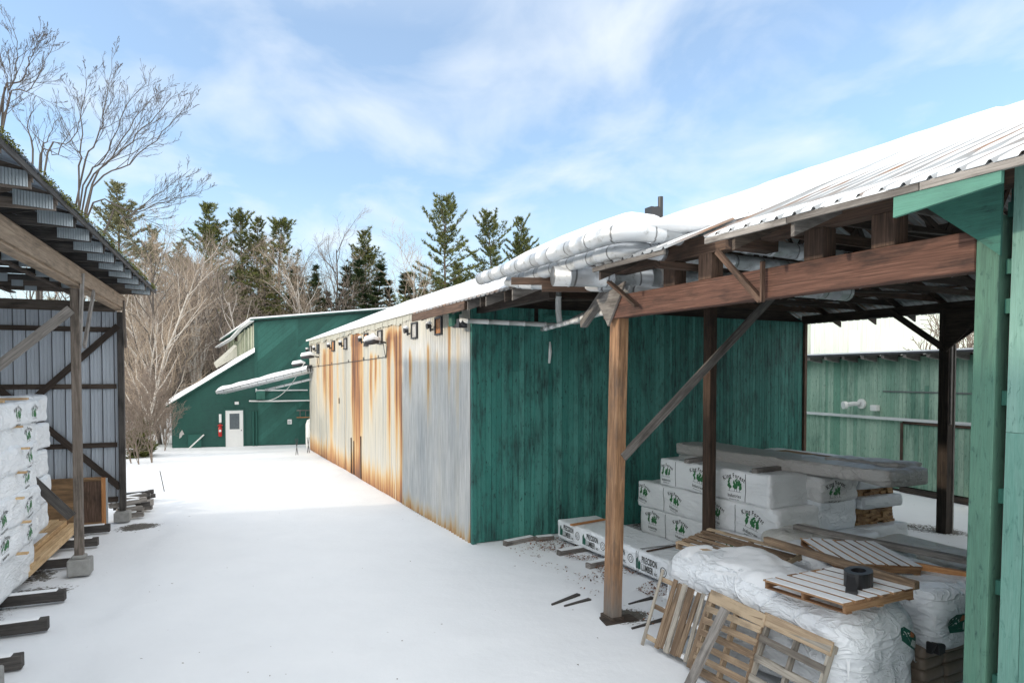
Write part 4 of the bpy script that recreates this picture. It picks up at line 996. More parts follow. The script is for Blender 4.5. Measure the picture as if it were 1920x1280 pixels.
# door
m = MB(); m.box(2.82, 2.90, -0.07, -0.002, 0, 2.12); m.box(3.86, 3.94, -0.07, -0.002, 0, 2.12); m.box(2.82, 3.94, -0.07, -0.002, 2.121, 2.2); m.build('door_frame', M_gfar2, fb)
m = MB(); m.box(2.902, 3.858, -0.05, -0.003, 0.0, 2.118); d = m.build('door', M_white, fb)
m = MB(); m.box(3.12, 3.66, -0.058, -0.052, 1.02, 1.94); m.build('window_pane', M_glass, d)
m = MB()
for a in ((3.09, 3.12, 0.99, 1.97), (3.66, 3.69, 0.99, 1.97)): m.box(a[0], a[1], -0.066, -0.051, a[2], a[3])
m.box(3.12, 3.66, -0.066, -0.051, 1.94, 1.97); m.box(3.12, 3.66, -0.066, -0.051, 0.99, 1.02)
m.build('window_frame', M_inkw, d)
m = MB(); m.tube([(3.76, -0.05, 0.95), (3.76, -0.11, 0.95)], 0.03, 8); m.build('handle', M_darkmetal, d)
t = thing('fire_extinguisher', 'red fire extinguisher hanging left of the white door', 'extinguisher', FW(2.62, -0.12, 0.62), FROT)
m = MB(); m.tube([(0, 0, 0), (0, 0, 0.05), (0, 0, 0.50), (0, 0, 0.58), (0, 0, 0.62)], [0.07, 0.10, 0.10, 0.06, 0.03], 12); m.build('cylinder', M_red_p, t, smooth=True)
m = MB(); m.box(-0.06, 0.06, -0.107, -0.10, 0.28, 0.40); m.build('label_plate', M_inkw, t)
m = MB(); m.box(-0.13, 0.13, -0.1, 0.05, 0.62, 0.66); m.hexa([(-.13, -.1, .661), (.13, -.1, .661), (.13, .05, .661), (-.13, .05, .661), (-.01, -.1, .74), (.01, -.1, .74), (.01, .05, .74), (-.01, .05, .74)]); m.build('valve_head', M_red_p, t)
def sign(name, label, cat, x, z, w, h, mat=M_inkw, y=-0.06, rows=0):
    t = thing(name, label, cat, FW(x, y, z), FROT)
    m = MB(); m.box(-w / 2, w / 2, -0.015, 0.015, 0, h); m.build('board', mat, t)
    if rows:
        m = MB()
        for r_ in range(rows): m.box(-w * 0.35, w * (0.35 if r_ % 2 else 0.2), -0.019, -0.016, h * (0.2 + 0.6 * r_ / rows), h * (0.2 + 0.6 * r_ / rows) + h * 0.09)
        m.build('markings', M_strap, t)
    return t
sign('extinguisher_sign', 'narrow white sign above the fire extinguisher', 'sign', 2.62, 1.42, 0.13, 0.50)
sign('door_plate', 'small white plate fixed above the white door', 'plate', 3.52, 2.47, 0.22, 0.16)  # plain white sign plate above the door, no lamp in it
sign('paper_notice', 'square white notice on the green wall right of the downpipes', 'notice', 6.45, 1.25, 0.24, 0.28, rows=3)
t = thing('torn_paper', 'torn white paper stuck low on the left end of the green wall', 'paper', FW(0.55, -0.04, 0.55), FROT)
m = MB(); m.prism([(-0.1, 0), (0.02, 0.1), (0.06, 0.2), (0.16, 0.25), (0.05, 0.5), (-0.08, 0.3)], 'y', -0.012, 0.0); m.build('sheet', M_wrapd, t)
for i, x in enumerate((4.42, 4.60)):
    t = thing('downpipe', ['left one of the two green vertical downpipes by the door', 'right one of the two green vertical downpipes by the door'][i], 'pipe', FW(x, -0.11, 0), FROT)
    m = MB(); m.tube([(0, 0, 0), (0, 0, 2.05)], 0.055, 8); m.build('tube', M_gfar2, t)
t = thing('junction_box', 'green junction box under the long snowy pipes', 'box', FW(4.85, -0.18, 2.75), FROT)
m = MB(); m.box(-0.25, 0.25, -0.15, 0.12, 0, 0.5); m.build('case', M_gply, t, bevel=0.02)
t = thing('wall_rail', 'long thin white rail on the far green wall, the lower one', 'rail', FW(4.2, -0.12, 2.66), FROT)
m = MB(); m.tube([(0, 0, 0), (1.6, 0, -0.02), (3.9, 0, 0.0)], 0.045, 8); m.build('tube', M_white, t)
t = thing('wall_rail', 'short thin grey rail above the long white rail', 'rail', FW(4.6, -0.12, 3.28), FROT)
m = MB(); m.tube([(0, 0, 0), (2.9, 0, 0)], 0.04, 8); m.tube([(0, 0, 0.12), (0, 0, -0.1)], 0.04, 6); m.build('tube', M_wrapg, t)
t = thing('ladder', 'short ladder hung level on the far green wall by the rusty corner', 'ladder', FW(6.85, -0.14, 1.62), FROT)
m = MB(); m.box(0, 1.6, -0.03, 0.03, 0.42, 0.47); m.build('top_rail', M_grey, t)
m = MB(); m.box(0, 1.6, -0.03, 0.03, 0.0, 0.05); m.build('bottom_rail', M_orange, t)
for k in range(5):
    m = MB(); m.tube([(0.2 + k * 0.32, 0, 0.04), (0.2 + k * 0.32, 0, 0.43)], 0.018, 6); m.build('rung', M_grey, t)
t = thing('propped_board', 'thin white board leaning against the far green wall', 'board', FW(1.0, -0.35, 0), FROT)
m = MB(); m.beam((-0.0, -0.25, 0.0), (0.75, 0.22, 0.75), 0.05, 0.06); m.build('board', M_white, t)
t = thing('green_plywood_flap', 'square green plywood sheet at the foot of the far wall', 'sheet', FW(1.35, -0.05, 0), FROT)
m = MB(); m.box(-0.45, 0.25, -0.04, 0.0, 0, 0.78); m.build('sheet', M_gfar2, t)
t = thing('leaning_sheet', 'whitish brown sheet lying against the old boards on the lean-to roof', 'sheet', FW(2.9, 1.3, 4.75), FROT)
m = MB(); m.hexa([(-0.6, 0, -0.15), (0.5, 0.6, 0.55), (0.3, 1.0, 0.75), (-0.8, 0.6, 0.1), (-0.6, 0, -0.1), (0.5, 0.6, 1.25), (0.3, 1.0, 1.3), (-0.8, 0.6, 0.2)]); m.build('sheet', M_creamstrip, t)
# snowy pipe run from the far building to the rusty corner
t = thing('snowy_pipe_bundle', 'bundle of silver pipes under thick snow between far green building and rusty corner', 'pipes', (0, 0, 0), 0)
A = FW(2.75, -0.7, 3.20); B = MW(-0.25, 28.0, 4.45)
sd_ = (B - A).cross(Vector((0, 0, 1))).normalized()
for k in range(4):
    o = sd_ * (k * 0.23 - 0.35); m = MB(); m.tube([A + o, B + o], 0.10, 10); m.build('pipe_run', M_jacket, t, smooth=True)
m = MB(); o = sd_ * -0.42 + Vector((0, 0, -0.42)); m.tube([A + (B - A) * 0.45 + o, B + o], 0.07, 8); m.build('pipe_run', M_jacket, t, smooth=True)
V = []
for i in range(40):
    for j in range(13):
        u = i / 39; v = -1 + 2 * j / 12
        p = A.lerp(B, u) + sd_ * (v * 0.50) + Vector((0, 0, 0.06 + (0.24 + 0.05 * noise.noise(Vector((u * 9, v, 0)))) * math.sqrt(max(0, 1 - v ** 4)) * min(1, u * 25 + 0.2)))
        V.append(tuple(p))
grid_obj('snow_cover', np.array(V), 40, 13, M_snow, t)
t = thing('loose_cable', 'thin white cable sagging from the lamp to the far wall rail', 'cable', (0, 0, 0), 0)
P0 = MW(-0.5, 28.6, 4.9); P1 = FW(5.1, -0.2, 2.65)
m = MB(); m.tube([P0.lerp(P1, i / 12) + Vector((0, 0, -0.55 * math.sin(math.pi * i / 12))) for i in range(13)], 0.02, 5); m.build('wire', M_white, t)
for i, (x, y) in enumerate(((-0.55, 27.4), (-1.25, 26.7))):
    t = thing('survey_stakes', ['pair of dark thin stakes touching the far rusty corner', 'pair of dark thin stakes standing in snow short of the rusty corner'][i], 'stakes', MW(x, y), MROT)
    for a in (-0.05, 0.06):
        m = MB(); m.tube([(a, 0, 0), (-a, 0, 0.85)], 0.018, 5); m.build('stake', M_darkmetal, t)
t = thing('white_tank', 'white rounded tank half hidden behind the far rusty corner', 'tank', MW(0.06, 29.95, 0), MROT)
m = MB(); m.tube([(0, 0, 0), (0, 0, 0.1), (0, 0, 1.35), (0, 0, 1.6), (0, 0, 1.68)], [0.3, 0.33, 0.33, 0.25, 0.08], 16); m.build('shell', M_white, t, smooth=True)

# ------------------------------------------------------------ faded green building behind the canopy
BROT = math.atan2(0.342, 0.94); BO = Vector((14.85, 21.3, 0))
def BW(x, y, z=0): return Vector((BO.x + math.cos(BROT) * x - math.sin(BROT) * y, BO.y + math.sin(BROT) * x + math.cos(BROT) * y, z))
gb = thing('faded_green_board_building', 'faded green vertical board building with rafter tails, seen behind the canopy', 'building', BO, BROT)
m = MB()
planks(m, -9, 2.5, 0.0, 2.62, 4.85, 0.13, 0.2, axis='y'); planks(m, 2.5, 22, 0.0, 0.9, 4.85, 0.13, 0.2, axis='y', split=0.1); planks(m, 2.5, 22, 0.0, 0.1, 0.897, 0.13, 0.2, axis='y', split=0)
m.build('wall_boards', M_gback, gb)
m = MB(); planks(m, -9, 2.5, -0.04, 0.24, 2.45, 0.13, 0.2, axis='y', split=0); m.build('sliding_door', M_gback, gb)
m = MB(); m.box(0.001, 0.2, -9, 22, 0, 4.9); m.build('wall_core', M_dark, gb)
m = MB(); m.box(-0.12, -0.04, -9, 2.5, 0.02, 0.2); m.build('door_sill', M_dark, gb)
m = MB(); m.box(-0.10, -0.045, 2.42, 2.52, 0.2, 2.5); m.build('door_edge', M_brown, gb)
m = MB(); m.box(-0.14, -0.03, -9, 7.2, 2.56, 2.66); m.build('door_track', M_wrapg, gb)
m = MB(); m.box(-0.11, -0.05, -9, 2.4, 2.47, 2.54); m.build('under_track_board', M_brown, gb)  # brown board between the door top and the track
m = MB(); m.box(-0.06, -0.03, -9, 3.3, 3.58, 3.62); m.build('cable_rail', M_strap, gb)
m = MB(); m.hexa([(-0.75, -9, 4.93), (6, -9, 5.1), (6, 22, 5.1), (-0.75, 22, 4.93), (-0.75, -9, 4.99), (6, -9, 5.16), (6, 22, 5.16), (-0.75, 22, 4.99)]); m.build('roof', M_darkmetal, gb)
m = MB(); m.hexa([(-0.75, -9, 4.992), (6, -9, 5.162), (6, 22, 5.162), (-0.75, 22, 4.992), (-0.75, -9, 5.04), (6, -9, 5.2), (6, 22, 5.2), (-0.75, 22, 5.04)]); m.build('roof_snow', M_snow, gb)
y = -8.6
while y < 16:
    m = MB(); m.prism([(-0.70, 4.79), (-0.70, 4.92), (0.1, 4.98), (0.1, 4.66)], 'y', y, y + 0.12); m.build('rafter_tail', M_grey, gb); y += 0.87
t = thing('wall_vent_pipe', 'white round vent pipe with capped ends on the faded green wall', 'vent', BW(-0.06, 4.2, 3.05), BROT)
m = MB(); m.tube([(0, 0, 0.05), (-0.25, 0.15, 0.05), (-0.55, 0.28, 0.0)], 0.085, 10); m.build('tube', M_wrapg, t, smooth=True)
m = MB(); m.tube([(-0.5, 0.26, 0.0), (-0.62, 0.3, -0.01)], 0.15, 12); m.build('cap', M_white, t)
m = MB(); m.tube([(0.02, 0, 0.05), (-0.06, 0, 0.05)], 0.19, 14); m.build('flange', M_white, t)
t = thing('wall_box', 'small white box right of the vent pipe', 'box', BW(-0.12, 3.55, 2.86), BROT)
m = MB(); m.box(-0.12, 0.08, -0.14, 0.14, 0, 0.22); m.build('case', M_white, t, bevel=0.02)
t = thing('wall_notice', 'white vertical notice on the sliding door by the corner column', 'notice', BW(-0.09, -0.25, 1.0), BROT)
m = MB(); m.box(-0.02, 0.0, -0.07, 0.07, 0, 0.42); m.build('board', M_inkw, t)
# pale green building further back
PR = R(12); PO = Vector((14, 36, 0))
def PW(x, y, z=0): return Vector((PO.x + math.cos(PR) * x - math.sin(PR) * y, PO.y + math.sin(PR) * x + math.cos(PR) * y, z))
pg = thing('pale_green_building', 'pale washed green building standing furthest back on the right', 'building', PO, PR)
V = []; xs = np.arange(-2, 26, 0.05)
for i, x in enumerate(xs):
    o = 0.02 * (i % 6 == 0)
    for z in (0, 4, 8.2): V.append((x, -o, z))
grid_obj('siding', np.array(V), len(xs), 3, M_palegreen, pg, smooth=False)
m = MB(); m.box(-2, 26, 0.05, 8, 0, 8.1); m.build('body', M_palegreen, pg)
m = MB(); m.box(-2.3, 26.3, -0.5, 8.3, 8.1, 8.25); m.build('roof', M_snow, pg)
def kx(px, d=36): return None
m = MB(); m.box(4.9, 5.6, -0.05, -0.022, 5.4, 6.7); m.build('window', M_inkw, pg)
m = MB(); m.box(13.9, 15.9, -0.08, -0.022, 5.0, 6.3); w_ = m.build('sign_frame', M_inkw, pg)
m = MB(); m.box(14.05, 15.6, -0.095, -0.085, 5.1, 6.15); m.build('sign_panel', plain('sign_coral', (0.75, 0.30, 0.20), 0.6, 0, 0.08), w_)
for x in (1.9, 2.5):
    m = MB(); m.tube([(x, -0.15, 0), (x, -0.15, 8)], 0.09, 8); m.build('downspout', M_inkw, pg)
for i, (a, b) in enumerate((((19.5, 31, 8.3), (28, 27, 7.0)), ((20, 31, 7.9), (29, 26, 6.3)))):
    t = thing('overhead_pipe', ['upper pale overhead pipe crossing before the pale green building', 'lower pale overhead pipe crossing before the pale green building'][i], 'pipe', (0, 0, 0), 0)
    m = MB(); m.tube([a, b], 0.13, 10); m.build('pipe_run', M_jacket, t, smooth=True)
# ------------------------------------------------------------ wrapped packs
def pack_mesh(w, l, h, seed, amp=0.03, res=0.055, lump=0.0, rnd=0.028, sag=0.0, taper=0.0, dome=0.0):
    """rounded wrapped box; x -w/2..w/2, y -l/2..l/2, z 0..h"""
    n = [max(4, int(w / res)), max(4, int(l / res)), max(4, int(h / res))]; dim = [w, l, h]
    idx = {}; V = []; F = []
    def vid(c):
        if c in idx: return idx[c]
        p = Vector([(c[k] / n[k] - 0.5) * dim[k] for k in range(3)])
        q = Vector([max(-dim[k] / 2 + rnd, min(dim[k] / 2 - rnd, p[k])) for k in range(3)])
        d = p - q
        dn = d.normalized() if d.length > 1e-6 else Vector((0, 0, 0))
        if d.length > 1e-6: p = q + dn * rnd if sum(1 for k in range(3) if abs(d[k]) > 1e-6) > 1 or True else p
        nrm = dn
        s_ = Vector((p.x + seed * 3.1, p.y + seed * 1.7, p.z + seed))
        f1 = noise.noise(Vector((s_.x * 1.3, s_.y * 1.3, s_.z * 2.4)))
        wv = noise.noise(Vector((s_.x * 0.8, s_.y * 0.8, s_.z))) * 1.5
        f2 = 1 - abs(noise.noise(Vector(((s_.x + s_.y) * 2.2 + wv, (s_.y - s_.x) * 1.1, s_.z * 4.5 + wv)))) * 3
        f3 = 1 - abs(noise.noise(Vector((s_.x * 4 + wv, s_.y * 4, s_.z * 6)))) * 3
        f4 = noise.noise(Vector((s_.x * 9, s_.y * 9, s_.z * 9)))
        dg = (s_.y * 0.8 + s_.x * 0.8) * 1.2 + s_.z * (2.6 if (seed % 2) else -2.6)
        f5 = abs(math.sin(dg * 2.2 + wv * 1.3)) ** 0.5 * (0.5 + noise.noise(Vector((s_.x * 0.9, s_.y * 0.9, s_.z * 2))))
        f6 = abs(math.sin((s_.z * 9 + 2.5 * noise.noise(Vector((s_.x, s_.y * 0.8, s_.z)))) + seed)) ** 0.6 * max(0, 1 - (p.y + l / 2) / 0.5)
        p = p + nrm * (amp * (0.6 * f1 + 0.2 * f2 + 0.12 * f3 + 0.08 * f4 + 0.6 * f5 + 1.1 * f6))
        if lump:
            p = p + nrm * lump * noise.noise(Vector((s_.x * 0.7, s_.y * 0.7, s_.z * 0.5)))
        tz = (p.z / h + 0.5)
        p.x *= 1 + taper * (0.5 - tz); p.y *= 1 + taper * 0.6 * (0.5 - tz)
        if dome: p.z -= dome * tz * ((2 * p.x / w) ** 2 * 0.6 + (2 * p.y / l) ** 4)
        if sag: p.z += sag * math.sin((p.y / l + 0.5) * math.pi * 2 + seed)
        p.z += h / 2
        idx[c] = len(V); V.append(tuple(p)); return idx[c]
    for ax in range(3):
        a, b = (ax + 1) % 3, (ax + 2) % 3
        for side_ in (0, n[ax]):
            for i in range(n[a]):
                for j in range(n[b]):
                    q = []
                    for (ii, jj) in ((i, j), (i + 1, j), (i + 1, j + 1), (i, j + 1)):
                        c = [0, 0, 0]; c[ax] = side_; c[a] = ii; c[b] = jj; q.append(vid(tuple(c)))
                    F.append(q if side_ else q[::-1])
    return V, F
def mk(name, V, F, mat, parent, smooth=True):
    me = bpy.data.meshes.new(name); me.from_pydata(V, [], F)
    if smooth: me.polygons.foreach_set("use_smooth", [True] * len(F))
    me.materials.append(mat); me.update(); o = bpy.data.objects.new(name, me); COL.objects.link(o); o.parent = parent; return o

# text outlines ------------------------------------------------
_tc = {}
def text_geo(s, bold=0.012):
    if (s, bold) in _tc: return _tc[(s, bold)]
    cu = bpy.data.curves.new('t', 'FONT'); cu.body = s; cu.size = 1.0; cu.offset = bold; cu.resolution_u = 2
    ob = bpy.data.objects.new('t', cu); COL.objects.link(ob)
    me = bpy.data.meshes.new_from_object(ob.evaluated_get(bpy.context.evaluated_depsgraph_get()))
    V = [(v.co.x, v.co.y) for v in me.vertices]; F = [tuple(p.vertices) for p in me.polygons]
    bpy.data.objects.remove(ob); bpy.data.curves.remove(cu); bpy.data.meshes.remove(me)
    x1 = max([v[0] for v in V], default=0.3)
    _tc[(s, bold)] = (V, F, x1); return _tc[(s, bold)]
def add2(dst, V, F, fn):
    b = len(dst[0]); dst[0].extend([fn(v) for v in V]); dst[1].extend([tuple(i + b for i in f) for f in F])
def serif(dst, gl, fn): pass
def text_line(dst, s, x, y, h, bold=0.02, sx=1.0, sp=0.08):
    for ch in s:
        if ch == ' ': x += 0.3 * h * sx; continue
        V, F, x1 = text_geo(ch, bold); add2(dst, V, F, lambda v, x=x: (x + v[0] * h * sx, y + v[1] * h)); x += (x1 + sp) * h * sx
    return x
def text_width(s, h, bold=0.02, sx=1.0, sp=0.08):
    return sum((0.3 if c == ' ' else text_geo(c, bold)[2] + sp) * h * sx for c in s)
def text_arc(dst, s, cx, cy, rad, h, bold=0.02, sx=0.85):
    W = text_width(s, h, bold, sx); a = W / rad / 2
    x = 0
    for ch in s:
        if ch == ' ': x += 0.3 * h * sx; continue
        V, F, x1 = text_geo(ch, bold); wc = x1 * h * sx
        th = a - (x + wc / 2) / rad + math.pi / 2
        c, s2_ = math.cos(th - math.pi / 2), math.sin(th - math.pi / 2)
        ox, oy = cx + rad * math.cos(th), cy + rad * math.sin(th)
        add2(dst, V, F, lambda v: (ox + (v[0] * h * sx - wc / 2) * c - v[1] * h * s2_, oy + (v[0] * h * sx - wc / 2) * s2_ + v[1] * h * c))
        x += wc + 0.08 * h * sx
def blob(dst, x, y, r, seed):
    rr = random.Random(seed); n = 11; b = len(dst[0])
    for i in range(n):
        a = 2 * math.pi * i / n; q = r * rr.uniform(0.65, 1.1); dst[0].append((x + q * math.cos(a) * 0.9, y + q * math.sin(a)))
    dst[1].append(tuple(range(b, b + n)))
def rect(dst, x0, y0, x1, y1):
    b = len(dst[0]); dst[0].extend([(x0, y0), (x1, y0), (x1, y1), (x0, y1)]); dst[1].append((b, b + 1, b + 2, b + 3))
def forest_logo(seed=0, parts=3):
    ink = ([], []); gr = ([], [])
    if parts & 1: text_arc(ink, 'King Forest', 0, -0.31, 0.42, 0.115, 0.022, 0.82)
    rr = random.Random(seed)
    for (x, hh) in ((-0.12, 0.17), (0.0, 0.13), (0.05, 0.17), (0.12, 0.15)):
        for k in range(8): blob(gr, x + rr.uniform(-.022, .022), -0.09 + hh * (0.15 + 0.12 * k), rr.uniform(0.026, 0.040) * (1.15 - 0.07 * k), rr.random())
        rect(ink, x - 0.005, -0.14, x + 0.005, -0.06)
    rect(ink, -0.16, -0.146, 0.16, -0.142)
    w = text_width('Industries', 0.085, 0.02, 0.85); text_line(ink, 'Industries', -w / 2, -0.25, 0.085, 0.02, 0.85)
    w = text_width('Wentworth, N.H.', 0.035, 0.01, 0.9); text_line(ink, 'Wentworth, N.H.', -w / 2, -0.30, 0.035, 0.01, 0.9)
    return [('lettering', ink, M_ink), ('tree_emblem', gr, M_inkg)]
def forest_logo_plain(seed=0):
    ink = ([], []); gr = ([], []); text_arc(ink, 'King Forest', 0, -0.31, 0.42, 0.115, 0.022, 0.82)
    rr = random.Random(seed)
    for (x, hh) in ((-0.12, 0.17), (0.0, 0.13), (0.05, 0.17), (0.12, 0.15)):
        for k in range(8): blob(gr, x + rr.uniform(-.022, .022), -0.09 + hh * (0.15 + 0.12 * k), rr.uniform(0.026, 0.040) * (1.15 - 0.07 * k), rr.random())
        rect(ink, x - 0.005, -0.14, x + 0.005, -0.06)
    rect(ink, -0.16, -0.146, 0.16, -0.142)
    w = text_width('Industries', 0.085, 0.02, 0.85); text_line(ink, 'Industries', -w / 2, -0.25, 0.085, 0.02, 0.85)
    return [('lettering', ink, M_ink), ('tree_emblem', gr, M_inkg)]
def precision_logo(seed=0):
    ink = ([], []); gr = ([], [])
    text_line(ink, 'PRECISION', 0.0, 0.01, 0.175, 0.035, 0.50, 0.06); x = text_line(ink, 'LUMBER', 0.0, -0.145, 0.175, 0.035, 0.50, 0.06)
    text_line(ink, 'INC.', x + 0.03, -0.145, 0.075, 0.02, 0.7)
    b = len(gr[0]); gr[0].extend([(-0.17, -0.15), (-0.03, -0.15), (-0.03, -0.02), (-0.07, 0.03), (-0.09, -0.02), (-0.12, 0.10), (-0.17, 0.03)]); gr[1].append(tuple(range(b, b + 7)))
    n = 24; b = len(ink[0]); cx, cy = 0.66, 0.0
    for r_ in (0.095, 0.08):
        for i in range(n): ink[0].append((cx + r_ * math.cos(2 * math.pi * i / n), cy + r_ * math.sin(2 * math.pi * i / n)))
    for i in range(n): j = (i + 1) % n; ink[1].append((b + i, b + j, b + n + j, b + n + i))
    n = 16; b = len(ink[0])
    for r_ in (0.045, 0.035):
        for i in range(n): ink[0].append((cx + r_ * math.cos(2 * math.pi * i / n), cy + r_ * math.sin(2 * math.pi * i / n)))
    for i in range(n): j = (i + 1) % n; ink[1].append((b + i, b + j, b + n + j, b + n + i))
    return [('lettering', ink, M_ink), ('pine_emblem', gr, M_inkd)]
def subdivide2(V, F, maxlen=0.06):
    """fan-split long faces so that print can follow folds"""
    V = list(V); out = []
    for f in F:
        tris = [(f[0], f[i], f[i + 1]) for i in range(1, len(f) - 1)]
        st = tris
        for _ in range(4):
            nx_ = []
            for t in st:
                e = [((V[t[i]][0] - V[t[(i + 1) % 3]][0]) ** 2 + (V[t[i]][1] - V[t[(i + 1) % 3]][1]) ** 2, i) for i in range(3)]
                L, i = max(e)
                if L > maxlen ** 2:
                    a, b, c = t[i], t[(i + 1) % 3], t[(i + 2) % 3]; V.append(((V[a][0] + V[b][0]) / 2, (V[a][1] + V[b][1]) / 2)); k = len(V) - 1
                    nx_ += [(a, k, c), (k, b, c)]
                else: nx_.append(t)
            st = nx_
        out += st
    return V, out
def project(parent, PV, PF, logo, face, u0, z0, scale=1.0, rot=0.0, off=0.005):
    """lay a flat print on a pack; face '-x' or '-y' (local), u0 along reading direction, z0 height"""
    bvh = BVHTree.FromPolygons(PV, PF)
    for nm, (V, F), mat in logo:
        if not F: continue
        V, F = subdivide2(V, F)
        P = []; ok = []
        for (a, b) in V:
            c, s_ = math.cos(rot), math.sin(rot); u = u0 + scale * (a * c - b * s_); z = z0 + scale * (a * s_ + b * c)
            if face == '-x': o, d = Vector((-9, -u, z)), Vector((1, 0, 0))
            elif face == '+x': o, d = Vector((9, u, z)), Vector((-1, 0, 0))
            else: o, d = Vector((u, -9, z)), Vector((0, 1, 0))
            hit, nrm, _, _ = bvh.ray_cast(o, d)
            if hit is None or abs(nrm.dot(d)) < 0.2: P.append((0, 0, 0)); ok.append(False)
            else: P.append(tuple(hit - d * off)); ok.append(True)
        F2 = [f for f in F if all(ok[i] for i in f)]
        if not F2: continue
        used = sorted(set(i for f in F2 for i in f)); mp_ = {k: i for i, k in enumerate(used)}
        mk(nm, [P[i] for i in used], [tuple(mp_[i] for i in f) for f in F2], mat, parent, False)
def seam(parent, PV, PF, y, w, h, mat=None, wd=0.008, axis='y'):
    """strap round the -x face and top at a given y"""
    bvh = BVHTree.FromPolygons(PV, PF); pts = []
    for i in range(12):
        z = h * (0.04 + 0.9 * i / 11)
        hit = bvh.ray_cast(Vector((-9, y, z)), Vector((1, 0, 0)))[0]
        if hit: pts.append(hit - Vector((0.004, 0, 0)))
    for i in range(1, 12):
        x = -w / 2 + w * i / 12
        hit = bvh.ray_cast(Vector((x, y, 9)), Vector((0, 0, -1)))[0]
        if hit: pts.append(hit + Vector((0, 0, 0.004)))
    m = MB(); m.tube(pts, wd, 5); return m.build('strap', mat or M_strap, parent)
GP = 'wrapped lumber packs under the canopy'
def pack(label, x, y, z, w, l, h, seed, mat=None, logos=(), seams=(), rz=0.0, amp=0.03, fr=MW, frot=MROT, group=GP, name='wrapped_lumber_pack', cat='lumber pack', **kw):
    t = thing(name, label, cat, fr(x, y, z), frot + rz, group)
    PV, PF = pack_mesh(w, l, h, seed, amp, **kw); mk('plastic_wrap', PV, PF, mat or M_wrap, t)
    for i, lg in enumerate(logos): project(t, PV, PF, lg[0](seed * 7 + i), *lg[1:])
    for s_ in seams: seam(t, PV, PF, s_, w, h)
    return t
FL = forest_logo; FLP = forest_logo_plain
# column 1: three printed packs; faces at x 4.2..5.4, y 4.8 .. 0
pack('bottom printed white pack of the front column, resting on the ground', 4.82, 2.15, 0.08, 1.2, 5.1, 0.66, 1, logos=[(FL, '-x', -2.05, 0.42, 1.05), (FL, '-x', -1.0, 0.40, 1.05, -0.05), (FL, '-x', 0.65, 0.36, 1.1, -0.1), (FL, '-x', 1.9, 0.33, 1.15, 0.05)], seams=(1.55, -1.2), amp=0.028)
pack('middle printed white pack of the front column, between two others', 4.80, 2.5, 0.76, 1.18, 4.6, 0.64, 2, logos=[(FL, '-x', -2.05, 0.40, 1.0, -0.15), (FL, '-x', -0.85, 0.37, 1.0, -0.2), (FL, '-x', 0.55, 0.36, 1.05, -0.1), (FL, '-x', 1.62, 0.34, 1.2, -0.2)], seams=(1.25, -1.15), amp=0.038)
pack('top printed white pack of the front column with two grey boards on it', 4.84, 2.2, 1.44, 1.2, 3.5, 0.66, 3, logos=[(FL, '-x', -1.5, 0.36, 1.0), (FL, '-x', -0.35, 0.38, 1.1, -0.1), (FL, '-x', 0.78, 0.38, 1.2, 0.02)], seams=(1.15, -1.1), amp=0.03)
# column 2
pack('bottom grey white pack of the second column, plain wrap', 5.98, 2.1, 0.06, 1.15, 4.9, 0.80, 4, M_wrapblue, amp=0.03)
pack('plain grey pack in the middle of the second column', 5.92, 2.3, 0.88, 1.1, 4.3, 0.66, 5, M_wrapblue, amp=0.03)
pack('printed dusty pack near the top of the second column', 5.88, 2.3, 1.55, 1.1, 4.4, 0.50, 6, M_wrapg, logos=[(FL, '-y', -0.18, 0.22, 1.1, 0.0)], amp=0.045)
pack('long dark grey wrapped pack lying along the top of the whole stack', 5.72, 1.45, 2.10, 1.15, 5.9, 0.27, 7, M_wrapd, rz=0.0, amp=0.035, sag=0.02)
# column 3
pack('lowest pale blue pack of the right column, resting near the ground', 7.3, 2.0, 0.16, 1.4, 4.1, 0.70, 8, M_wrapblue, amp=0.025)
def boards_stack(label, x, y, z, w, l, h, name='board_stack', mat=None, rz=0, n=3, group=None):
    t = thing(name, label, 'boards', MW(x, y, z), MROT + rz, group)
    for i in range(n):
        k = 6; m = MB(); hz_ = h / n
        for j in range(k):
            a = -w / 2 + w * j / k; m.box(a, a + w / k - 0.006, -l / 2 + random.uniform(-0.05, 0.05), l / 2, i * hz_ + 0.001, (i + 1) * hz_ - 0.004)
        m.build('board_layer', mat or M_fresh, t)
    return t
M_cardw = wood_mat("wood_stained_ply", (0.16, 0.085, 0.035), (0.30, 0.175, 0.08), (0.42, 0.27, 0.13), 1.3, 0.75, (0.1, 0.05, 0.025), 8)
boards_stack('thick stack of brown boards on the lowest pack of the right column', 7.28, 2.0, 0.88, 1.25, 3.6, 0.38, mat=M_cardw, n=6)
pack('thin pale blue wrap over the thick brown board stack', 7.28, 1.95, 1.27, 1.33, 3.8, 0.24, 9, M_wrapblue, amp=0.02)
boards_stack('thin pallet of brown boards between two thin wrapped packs', 7.22, 2.0, 1.53, 1.15, 3.6, 0.15, mat=M_cardw, n=2)
pack('thin grey wrapped pack third up in the right column', 7.18, 2.0, 1.69, 1.15, 3.7, 0.27, 10, M_wrapblue, amp=0.02)
boards_stack('thin grey board layer topping the right column', 7.35, 1.8, 1.97, 1.2, 3.5, 0.07, mat=M_grey, n=1, rz=0.05)
pack('crumpled pale blue wrapped pack at the top right end of the stacks', 7.5, 1.75, 2.05, 0.9, 3.4, 0.17, 11, M_wrapblue, amp=0.03, rz=0.05)
boards_stack('brown boards sticking out of torn grey wrap on top', 6.75, 1.0, 2.14, 0.6, 3.2, 0.16, mat=M_cardw, n=3, rz=-0.06)
t = thing('torn_wrap_sheet', 'torn grey wrap folded over the end of the top boards', 'plastic sheet', MW(6.2, -0.4, 2.33), MROT, None)
PV, PF = pack_mesh(0.75, 1.6, 0.10, 31, 0.05); mk('plastic_wrap', PV, PF, M_wrapd, t)
